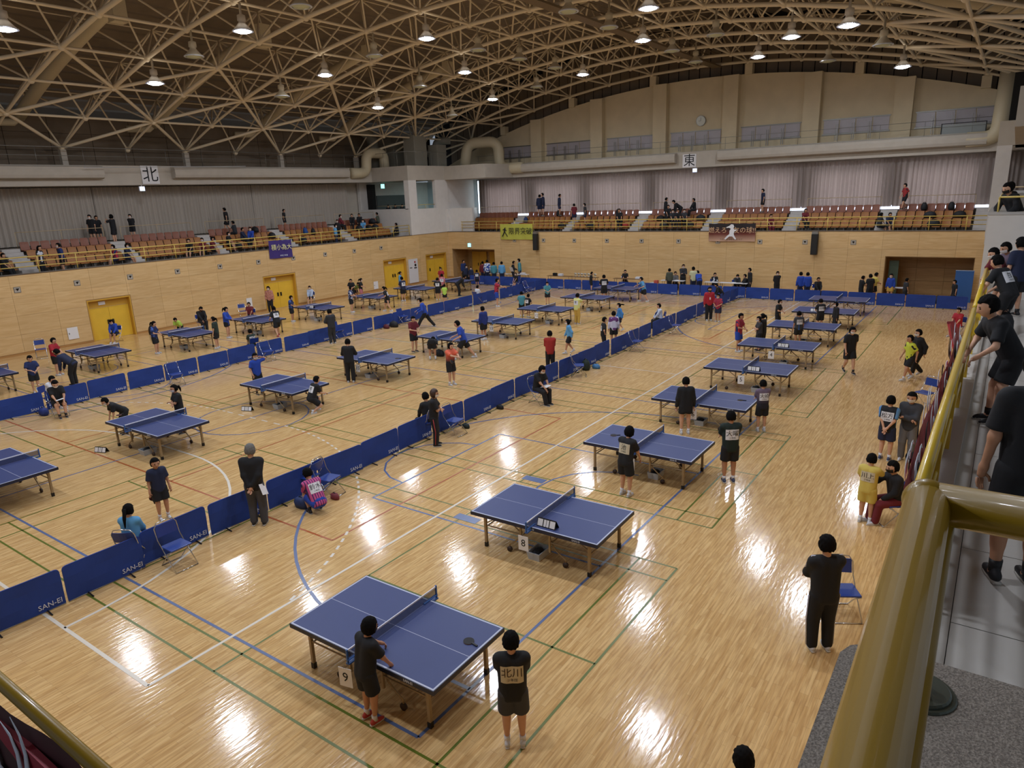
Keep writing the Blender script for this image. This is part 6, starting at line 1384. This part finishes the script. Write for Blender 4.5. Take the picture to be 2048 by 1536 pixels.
# wrist offsets from the shoulder line centre, in body heights: (left, right), elbow poles
P0 = dict(pel=(0,.53),lean=2,hp=8,hy=0,fL=(.01,.062),fR=(.01,-.062),hL=(.03,.15,-.31),hR=(.03,-.15,-.31),eL=(-1,.5,0),eR=(-1,-.5,0),liftR=0)
POSES = {
 'stand':{}, 'cross':dict(hL=(.13,-.035,-.13),hR=(.12,.04,-.16),eL=(0,1,-.6),eR=(0,-1,-.6)), 'back':dict(hL=(-.10,.02,-.29),hR=(-.10,-.02,-.27),eL=(-.4,1,0),eR=(-.4,-1,0)),
 'tablehands':dict(lean=9,hp=14,hL=(.24,.14,-.17),hR=(.19,-.10,-.27),eL=(-.2,1,-.5),eR=(-.5,-1,-.3)), 'hold':dict(hp=16,hL=(.16,.06,-.19),hR=(.17,-.05,-.17),eL=(-.4,1,-.6),eR=(-.4,-1,-.6)),
 'walk':dict(lean=4,fL=(.13,.05),fR=(-.12,-.05),liftR=.05,hL=(-.06,.14,-.29),hR=(.11,-.14,-.28)), 'lunge':dict(pel=(0,.46),lean=18,fL=(.24,.08),fR=(-.25,-.08),hL=(.13,.13,-.18),hR=(.2,-.1,-.14)),
 'swing':dict(pel=(0,.49),lean=16,fL=(-.14,.09),fR=(.15,-.09),hL=(.12,.14,-.17),hR=(.25,-.1,-.07),eR=(-.3,-1,-.5)), 'leant':dict(pel=(-.04,.52),lean=52,hp=8,hL=(.17,.09,-.24),hR=(.2,-.08,-.22)),
 'lean':dict(pel=(-.03,.52),lean=38,hL=(.2,.1,-.16),hR=(.2,-.1,-.16)), 'bend':dict(pel=(-.06,.54),lean=100,hp=10,hL=(.05,.05,-.30),hR=(.05,-.05,-.30),fL=(.0,.08),fR=(.0,-.08)),
 'squat':dict(pel=(-.09,.19),lean=32,hp=12,fL=(.02,.09),fR=(.06,-.09),hL=(.24,.04,-.16),hR=(.24,-.05,-.18)), 'crouch':dict(pel=(-.06,.34),lean=26,hp=4,fL=(.10,.09),fR=(-.10,-.09),hL=(.2,.08,-.12),hR=(.22,-.06,-.1)),
 'chin':dict(hp=12,hR=(.10,-.02,.0),hL=(.12,.0,-.16),eR=(.2,-1,-.8),eL=(0,1,-.6)), 'point':dict(lean=4,hL=(.27,.03,-.09),hR=(.28,-.03,-.07),eL=(-.2,1,-.6),eR=(-.2,-1,-.6)),
 'scratch':dict(hL=(.02,.14,.10),eL=(.0,1,.6),hR=(.08,-.14,-.28)), 'akimbo':dict(hL=(.03,.11,-.25),hR=(.03,-.11,-.25),eL=(-.3,1,0),eR=(-.3,-1,0)), 'phone':dict(hL=(.17,.05,.04),hR=(.17,-.03,.04),eL=(0,1,-.7),eR=(0,-1,-.7),hp=-2),
 'rail':dict(pel=(-.07,.52),lean=30,hp=4,hL=(.17,.10,-.16),hR=(.17,-.08,-.16),eL=(-.2,1,-.5),eR=(-.2,-1,-.5)),
 'sit':dict(sit=1,lean=4,hp=8,hL=(.19,.06,-.25),hR=(.19,-.06,-.25),eL=(-.4,1,0),eR=(-.4,-1,0)), 'sitread':dict(sit=1,lean=14,hp=24,hL=(.19,.07,-.21),hR=(.21,-.05,-.19),eL=(-.4,1,-.2),eR=(-.4,-1,-.2)),
 'sit2':dict(sit=1,lean=4,hp=8,hL=(.19,.06,-.25),hR=(.19,-.06,-.25)), 'sitpoint':dict(sit=1,lean=10,hp=6,hL=(.16,.06,-.22),hR=(.30,-.05,-.06),eR=(0,-1,-.8))}
SHOE = {}
def shoe_mesh(code):
    if code in SHOE: return SHOE[code]
    P_ = [('c',v3(-.3,0,.18),v3(.30,0,.13),.20,.15),('c',v3(-.25,0,.2),v3(-.2,0,.42),.19,.16),('c',v3(.1,0,.13),v3(.42,.02,.09),.17,.13)]
    F_ = field(P_,.08); F2 = lambda P: np.maximum(F_(P*np.array([1,1,1])), -(P[:,2]-.0))
    lo,hi = bounds(P_,.1); v,f = nets(F2,lo,hi,.075)
    sole = MB().prism([(-.5,-.14),(-.52,.0),(-.5,.14),(.1,.19),(.42,.14),(.58,.0),(.42,-.15),(.1,-.18)],-.04,.06)
    c_ = {'K':'1A1A1E','W':'C8CACF','B':'3A4668','R':'A03030','rd':'B03A34'}.get(code,'C8CACF')
    me = np_mesh('shoe_mesh',v,f,[mat('shoe_'+code,c_,.6),mat('shoe_sole','C2BEB6' if code!='K' else '55565A',.7)],[(sole.v,sole.f,1)]); SHOE[code] = me; return me
def finger_geo(palm, d, up, side, s, curl):
    """palm centre, finger direction, palm normal, thumb side; returns verts, faces (5 fingers)"""
    g_ = MB(); d = Vector(d).normalized(); up = Vector(up); up = (up-d*up.dot(d)).normalized(); sd = d.cross(up).normalized()*side; palm = Vector(palm)
    for i,(o,l) in enumerate(((-.9,.80),(-.3,.98),(.3,1.0),(.9,.88))):
        b_ = palm+sd*o*.011*s*1.5+d*.012*s; l1 = .036*l*s; d1 = (d*math.cos(curl)-up*math.sin(curl)).normalized(); d2 = (d*math.cos(curl*2.3)-up*math.sin(curl*2.3)).normalized()
        m_ = b_+d1*l1*1.1; g_.tube([b_,m_,m_+d2*l1],[.0085*s,.0075*s,.0055*s],5)
    b_ = palm+sd*.018*s-d*.022*s; t1 = (d*.6+sd*.75-up*.25).normalized(); t2 = (d*.9+sd*.25-up*.3).normalized()
    g_.tube([b_,b_+t1*.032*s,b_+t1*.032*s+t2*.026*s],[.010*s,.009*s,.0065*s],5)
    return [tuple(v) for v in g_.v], g_.f
pcount = [0]
def person(x,y,z0,H,hd,pose,hair,mask,shirt,sleeve,bottom,btype,shoe,bib,label,res=None,group=None):
    dist = math.hypot(math.hypot(x,y),z0-6.7)
    res = res or (.013 if dist<9 else .0165 if dist<20 else .023 if dist<32 else .031)
    Q = dict(P0); Q.update(POSES[pose]); s = H
    t = thing('person', label, 'person', (x,y,z0), hd, group)
    sit = Q.get('sit'); child = max(0,min(1,(1.72-H)/.5))
    legk = .235*s; legs_ = .225*s
    if sit: hipz = .435+.045*s; pel = v3(-.02*s,0,hipz); fL = v3(.235*s,.055*s,.05*s); fR = v3(.25*s,-.06*s,.05*s)
    else: pel = v3(Q['pel'][0]*s,0,Q['pel'][1]*s-.01*s); fL = v3(Q['fL'][0]*s,Q['fL'][1]*s,.05*s); fR = v3(Q['fR'][0]*s,Q['fR'][1]*s,(.05+Q['liftR'])*s)
    ln = R(Q['lean']); sp_ = v3(math.sin(ln),0,math.cos(ln)); fw = v3(math.cos(ln),0,-math.sin(ln))
    hipL,hipR = pel+v3(0,.052*s,-.01*s),pel+v3(0,-.052*s,-.01*s)
    ch = pel+sp_*.285*s; shw = (.100+.008*(1-child))*s; shL,shR = ch+v3(0,shw,0),ch-v3(0,shw,0)
    nb_ = pel+sp_*.315*s; hpz = R(Q['hp'])+ln*.55; hdv = v3(math.sin(hpz),0,math.cos(hpz)); hf = v3(math.cos(hpz),0,-math.sin(hpz))
    hs = (.066+.006*child)*s; hc = nb_+hdv*(.035*s+hs*1.05)+hf*.012*s
    kp = v3(1,0,.3)
    kL,aL = ik(hipL,fL,legk,legs_,kp+v3(0,.12,0)); kR,aR = ik(hipR,fR,legk,legs_,kp-v3(0,.12,0))
    def wr(h): return ch+fw*h[0]*s+v3(0,h[1]*s,0)+(sp_*.35+v3(0,0,.65))*h[2]*s
    eL,wL = ik(shL,wr(Q['hL']),.165*s,.145*s,Q['eL']); eR,wR = ik(shR,wr(Q['hR']),.165*s,.145*s,Q['eR'])
    dL = (wL-eL)/np.linalg.norm(wL-eL); dR = (wR-eR)/np.linalg.norm(wR-eR)
    k_ = .018*s; mr = max(res*.75,.0)
    torso = [('c',pel+v3(0,.03*s,0),ch+v3(0,.045*s,0)-sp_*.03*s,.058*s,.056*s),('c',pel-v3(0,.03*s,0),ch-v3(0,.045*s,0)-sp_*.03*s,.058*s,.056*s),('c',shL-v3(0,.022*s,0),shR+v3(0,.022*s,0),.040*s,.040*s)]
    legs = [('c',hipL,kL,.052*s,.034*s),('c',kL,aL,.033*s,.02*s),('c',hipR,kR,.052*s,.034*s),('c',kR,aR,.033*s,.02*s),('c',kL+(aL-kL)*.15-v3(.008*s,0,0),kL+(aL-kL)*.5,.031*s,.024*s),('c',kR+(aR-kR)*.15-v3(.008*s,0,0),kR+(aR-kR)*.5,.031*s,.024*s)]
    arms = [('c',shL,eL,.028*s,.022*s),('c',eL,wL,.022*s,max(.015*s,mr)),('c',shR,eR,.028*s,.022*s),('c',eR,wR,.022*s,max(.015*s,mr)),('c',wL,wL+dL*.035*s,max(.016*s,mr),max(.017*s,mr)),('c',wR,wR+dR*.035*s,max(.016*s,mr),max(.017*s,mr))]
    head = [('e',hc,v3(hs*.95,hs*.80,hs*1.1)),('c',nb_-sp_*.01*s,hc-hdv*hs*.3,.030*s,.032*s),('c',hc+hf*hs*.35-hdv*hs*.5,hc+hf*hs*.5-hdv*hs*.72,hs*.45,hs*.3)]
    if res<.025: head += [('c',hc+hf*hs*.88-hdv*hs*.02,hc+hf*hs*1.06-hdv*hs*.28,hs*.10,hs*.15),('c',hc+v3(0,hs*.8,0)+hdv*hs*.12,hc+v3(0,hs*.8,0)-hdv*hs*.2,hs*.14,hs*.1),('c',hc-v3(0,hs*.8,0)+hdv*hs*.12,hc-v3(0,hs*.8,0)-hdv*hs*.2,hs*.14,hs*.1)]
    feet = [('c',aL-v3(0,0,.02*s),aL+v3(.05*s,0,-.03*s),.02*s,.018*s),('c',aR-v3(0,0,.02*s),aR+v3(.05*s,0,-.03*s),.02*s,.018*s)]
    allp = torso+legs+arms+head+feet
    v,f = nets(field(allp,k_), *bounds(allp,res*2), res)
    ex = []
    hsz = s/1.6
    for w_,d_,sd in ((wL,dL,-1),(wR,dR,1)):
        upv = (0,0,1) if abs(d_[2])<.8 else (1,0,0)
        ev,ef = finger_geo(w_+d_*.045*s, d_, upv, sd*(1 if abs(d_[2])<.8 else -1), max(hsz,.9)*1.12, .5); ex.append((ev,ef,0))
    g_ = MB()
    for sd in (-1,1):
        p = hc+hf*hs*.80+v3(0,sd*hs*.34,0)+hdv*hs*.02; g_.ell(tuple(p),hs*.13,hs*.15,hs*.075,6,4)
        p = hc+hf*hs*.84+v3(0,sd*hs*.34,0)+hdv*hs*.24; g_.ell(tuple(p),hs*.1,hs*.2,hs*.035,6,3)
    ex.append((g_.v,g_.f,1))
    if not mask:
        g_ = MB(); p = hc+hf*hs*.86-hdv*hs*.56; g_.ell(tuple(p),hs*.08,hs*.22,hs*.05,6,4); ex.append((g_.v,g_.f,2))
    sk = M['skin'] if (pcount[0]*7)%3 else M['skin2']; pcount[0] += 1
    link('body', np_mesh('body_mesh',v,f,[sk,M['hair'],mat('lip','8E4A42',.6)],ex), t)
    def garment(name, prims, m_, cut=None, k=None, rs=None):
        F_ = field(prims, k or k_*1.3)
        F2 = (lambda P: np.maximum(F_(P),cut(P))) if cut else F_
        v_,f_ = nets(F2,*bounds(prims,res*2),rs or res)
        o = link(name, np_mesh(name+'_mesh',v_,f_,[m_]), t); return o,F_
    inf = .011*s+res*.12
    def infl(pr,a): return [('c',p[1],p[2],p[3]+a,p[4]+a) for p in pr]
    long_j = btype=='j' or (sleeve=='l' and btype=='s' and shirt in('L2',))
    hem = pel-sp_*((.09 if btype=='j' else .028)*s)
    sh_ = infl(torso,inf)+[('c',hem+v3(0,.032*s,0),ch+v3(0,.04*s,0)-sp_*.04*s,.058*s+inf*1.25,.055*s+inf),('c',hem-v3(0,.032*s,0),ch-v3(0,.04*s,0)-sp_*.04*s,.058*s+inf*1.25,.055*s+inf)]
    if sleeve=='s': sh_ += [('c',shL,shL+(eL-shL)*.72,.029*s+inf,.033*s+inf),('c',shR,shR+(eR-shR)*.72,.029*s+inf,.033*s+inf)]
    else: sh_ += [('c',shL,eL,.029*s+inf,.026*s+inf),('c',eL,wL-dL*.01*s,.025*s+inf,.019*s+inf),('c',shR,eR,.029*s+inf,.026*s+inf),('c',eR,wR-dR*.01*s,.025*s+inf,.019*s+inf)]
    cuts = [(hem-sp_*.035*s,-sp_)]
    if sleeve=='s': cuts += [(shL+(eL-shL)*.80,(eL-shL)/np.linalg.norm(eL-shL),shL),(shR+(eR-shR)*.80,(eR-shR)/np.linalg.norm(eR-shR),shR)]
    TF = field(sh_[:5],k_)
    def cut(P):
        c = (P-cuts[0][0])@cuts[0][1]
        if sit: c = c-.03
        for q in cuts[1:]:
            e = (P-q[0])@q[1]; near = (np.sqrt(((P-q[0])**2).sum(1))<.075*s)&(TF(P)>.003)
            c = np.where(near, np.maximum(c,e), c)
        # neck opening
        return c
    _,SF = garment('jacket' if sleeve=='l' else 'shirt', sh_, cloth_m(shirt), cut)
    bm_ = cloth_m(bottom)
    if btype in('s','j'):
        q = .74 if btype=='s' else .5
        pr = [('c',pel+v3(0,.03*s,.02*s),pel+v3(0,.035*s,-.02*s),.058*s+inf,.06*s+inf),('c',pel+v3(0,-.03*s,.02*s),pel+v3(0,-.035*s,-.02*s),.058*s+inf,.06*s+inf),('c',hipL,hipL+(kL-hipL)*q,.056*s+inf,.056*s+inf),('c',hipR,hipR+(kR-hipR)*q,.056*s+inf,.056*s+inf)]
        def cs(P):
            c = -np.ones(len(P))
            for h_,kk in ((hipL,kL),(hipR,kR)):
                u = (kk-h_)/np.linalg.norm(kk-h_); p0 = h_+(kk-h_)*(q+.06); sd = (P[:,1]*h_[1])>0
                c = np.where(sd, (P-p0)@u, c)
            return c
        garment('shorts',pr,bm_,cs,k=.012*s)
    elif btype=='k':
        garment('skirt',[('c',pel+v3(0,0,.03*s),(kL+kR)/2*.6+pel*.4,.075*s,.115*s)],bm_,lambda P: (P-((kL+kR)/2*.68+pel*.32))@((((kL+kR)/2-pel))/np.linalg.norm((kL+kR)/2-pel)))
    else:
        pr = [('c',pel+v3(0,.03*s,.02*s),pel+v3(0,.035*s,-.02*s),.058*s+inf,.058*s+inf),('c',pel+v3(0,-.03*s,.02*s),pel+v3(0,-.035*s,-.02*s),.058*s+inf,.058*s+inf)]
        for h_,kk,aa in ((hipL,kL,aL),(hipR,kR,aR)): pr += [('c',h_,kk,.054*s+inf,.039*s+inf),('c',kk,aa+v3(0,0,.005*s),.038*s+inf,.031*s+inf)]
        o,_ = garment('trousers',pr,bm_,k=.012*s)
        if bottom in('Kr',) or (shirt=='K' and label.find('shoulder stripes')>0):
            for h_,kk,aa,sd in ((hipL,kL,aL,1),(hipR,kR,aR,-1)):
                off = v3(0,sd*(.05*s+inf+.006),0); MB().tube([tuple(h_+off*1.1),tuple(kk+off*.86),tuple(aa+off*.72)],.011,5).build('side_stripe', mat('stripe_'+('red' if bottom=='Kr' else 'white'),'A8383A' if bottom=='Kr' else 'C8CCDC',.7), t, True)
    # shoes
    fl = .155*s
    for a_,lf in ((aL,0),(aR,Q['liftR'])):
        link('shoe', shoe_mesh(shoe), t, Matrix.Translation((a_[0]+.022*s,a_[1],a_[2]-.046*s)) @ Matrix.Rotation(R(28 if lf else 0),4,'Y') @ Matrix.Diagonal((fl*.92,fl*.72,fl*.8,1)))
        if btype in('s','j','k') and dist<30: MB().tube([tuple(a_-v3(0,0,.01*s)),tuple(a_+v3(-.002*s,0,.045*s))],[.024*s,.026*s],10).build('sock', M['white'] if shoe!='K' else M['blk'], t, True)
    # hair
    hm = {'grey':M['hairg'],'bowl':M['hair']}.get(hair,M['hair'])
    if 'polo' in label and hair=='bowl': hm = M['hairb']
    hi_ = 1.13 if hair!='grey' else 1.07
    hp_ = [('e',hc-hf*hs*.12+hdv*hs*.10,v3(hs*1.0,hs*.92,hs*1.12)*hi_/1.05)]
    if hair=='bowl': hp_ += [('e',hc-hf*hs*.12-hdv*hs*.15,v3(hs*.98,hs*.98,hs*1.0)*1.04)]
    if hair in('short','grey'): hp_ += [('e',hc-hf*hs*.3-hdv*hs*.25,v3(hs*.75,hs*.82,hs*.85))]
    if hair in('pony','long'): hp_ += [('e',hc-hf*hs*.2-hdv*hs*.2,v3(hs*.9,hs*.93,hs*1.0))]
    if hair=='long': hp_ += [('c',hc-hf*hs*.55-hdv*hs*.3,hc-hf*hs*.7-hdv*hs*2.2,hs*.7,hs*.5)]
    n1 = hf*.80-hdv*.60; n1 = n1/np.linalg.norm(n1); low = 1.12 if hair in('bowl',) else .72
    def hcut(P):
        q = P-hc; face = np.minimum((q@n1)-hs*.22, (q@(-hf))*-1-hs*.2); face = -(-face)
        c = np.where(q@hdv<hs*.52, (q@hf)-hs*(.34 if hair=='bowl' else .12), -1.0)
        if hair not in('long',): c = np.maximum(c, -(q@hdv)-hs*low)
        return c
    F_ = field(hp_,hs*.25); rs = min(res,hs*.22)
    if rs>.026: rs=.026
    def lump(P): q = (P-hc)/hs; return hs*.05*np.sin(q[:,0]*9+q[:,2]*5)*np.sin(q[:,1]*11+q[:,2]*3)+hs*.03*np.sin(q[:,1]*17+1.3*np.sin(q[:,0]*8))
    vv,ff = nets(lambda P: np.maximum(F_(P)+lump(P),hcut(P)+lump(P)*1.5),*bounds(hp_,res*2),rs); exh = []
    if hair=='pony':
        g_ = MB(); a_ = hc-hf*hs*1.0+hdv*hs*.35; L_ = 3.4 if 'long-haired' in label else 1.9
        sd_ = .25 if 'flying' not in label else 1.5
        g_.tube([tuple(a_),tuple(a_-hf*hs*.45-hdv*hs*.1),tuple(a_-hf*hs*(.5+sd_*.6)-hdv*hs*(L_*.5)*(.5 if sd_>1 else 1)),tuple(a_-hf*hs*(.35+sd_)-hdv*hs*L_*(.3 if sd_>1 else 1))],[hs*.22,hs*.34,hs*.32,hs*.1],8); exh.append((g_.v,g_.f,0))
    link('hair', np_mesh('hair_mesh',vv,ff,[hm],exh), t)
    if mask:
        F3 = field(head,k_); hm_ = [('e',hc+hf*hs*.45-hdv*hs*.45,v3(hs*.62,hs*.72,hs*.52))]
        g_ = MB(); n,m_ = 7,5; pts = []
        for j in range(m_):
            for i in range(n):
                th = (i/(n-1)-.5)*2*R(68); ph = -.1-.72*j/(m_-1)
                d_ = hf*math.cos(th)+v3(0,math.sin(th),0); pts.append((hc+hdv*ph*hs, d_))
        P_ = np.array([p for p,_ in pts]); D_ = np.array([d for _,d in pts]); tt = np.full(len(pts),hs*2.2)
        for _ in range(12): tt -= F3(P_+D_*tt[:,None])*.9-.0+0
        W_ = P_+D_*(tt+.007*s)[:,None]
        fs_ = [(j*n+i,(j+1)*n+i,(j+1)*n+i+1,j*n+i+1) for j in range(m_-1) for i in range(n-1)]
        link('mask', np_mesh('mask_mesh',W_,fs_,[M['paper'] if mask=='w' else M['blk']]), t)
    # name bib on the back
    def onback(U,V_,off):
        C = pel+sp_*.19*s; P_ = C+np.outer(U,v3(0,-1,0))+np.outer(V_,sp_)-fw*.35; D_ = fw; tt = np.zeros(len(P_))
        for _ in range(24): tt += np.maximum(SF(P_+np.outer(tt,D_)),-.01)*.85
        tt = np.minimum(tt,.36); return P_+np.outer(tt-off,D_)
    if bib:
        bw,bh = .088*s*1.0,.062*s*1.15; n,m_ = 9,7
        U,V_ = np.meshgrid(np.linspace(-bw,bw,n),np.linspace(-bh,bh,m_)); W_ = onback(U.ravel(),V_.ravel(),.005)
        b_o = link('name_bib', np_mesh('bib_mesh',W_,[(j*n+i,j*n+i+1,(j+1)*n+i+1,(j+1)*n+i) for j in range(m_-1) for i in range(n-1)],[mat('beige_bib_cloth','C9BFA4',.85) if bib in('北川','川上','池') else mat('white_bib_cloth','DCDCE0',.85)]), t)
        for body,sz,vo in ((bib,.068*s/(1 if len(bib)<3 else 1.4),.014*s),('少年団',.022*s,-.045*s)):
            if dist>24 and vo<0: continue
            me = text_mesh(body, sz*1.25, M['letter'] if 'beige' not in label else mat('brown_ink','3A2418',.8))
            co = np.array([(q.co.x,q.co.y) for q in me.vertices]); w3 = onback(co[:,0],co[:,1]+vo,.009)
            for i,q in enumerate(me.vertices): q.co = w3[i]
            me.update(); link('bib_lettering', me, b_o)
    if 'white shoulder stripes' in label:
        for sd,a_,e_ in ((1,shL,eL),(-1,shR,eR)):
            MB().tube([tuple(nb_+v3(0,sd*.05*s,.0)+sp_*.012*s),tuple(a_+v3(0,sd*.01*s,.040*s+inf)),tuple(a_*.5+e_*.5+v3(0,sd*(.03*s+inf),.01))],.012,5).build('shoulder_stripe', mat('stripe_white','C8CCDC',.7), t, True)
    if 'lanyard' in label: MB().box(ch[0]+.07*s,ch[0]+.085*s,-.02,.03,pel[2]+.12*s,pel[2]+.19*s).build('id_card', M['paper'], t)
    if 'back logo' in label: 
        me = text_mesh('━━',.05,M['letterw']); co = np.array([(q.co.x,q.co.y) for q in me.vertices]); w3 = onback(co[:,0],co[:,1]+.07*s,.008)
        for i,q in enumerate(me.vertices): q.co = w3[i]
        me.update(); link('back_logo', me, t)
    return t
for p_ in PEOPLE: person(*p_)
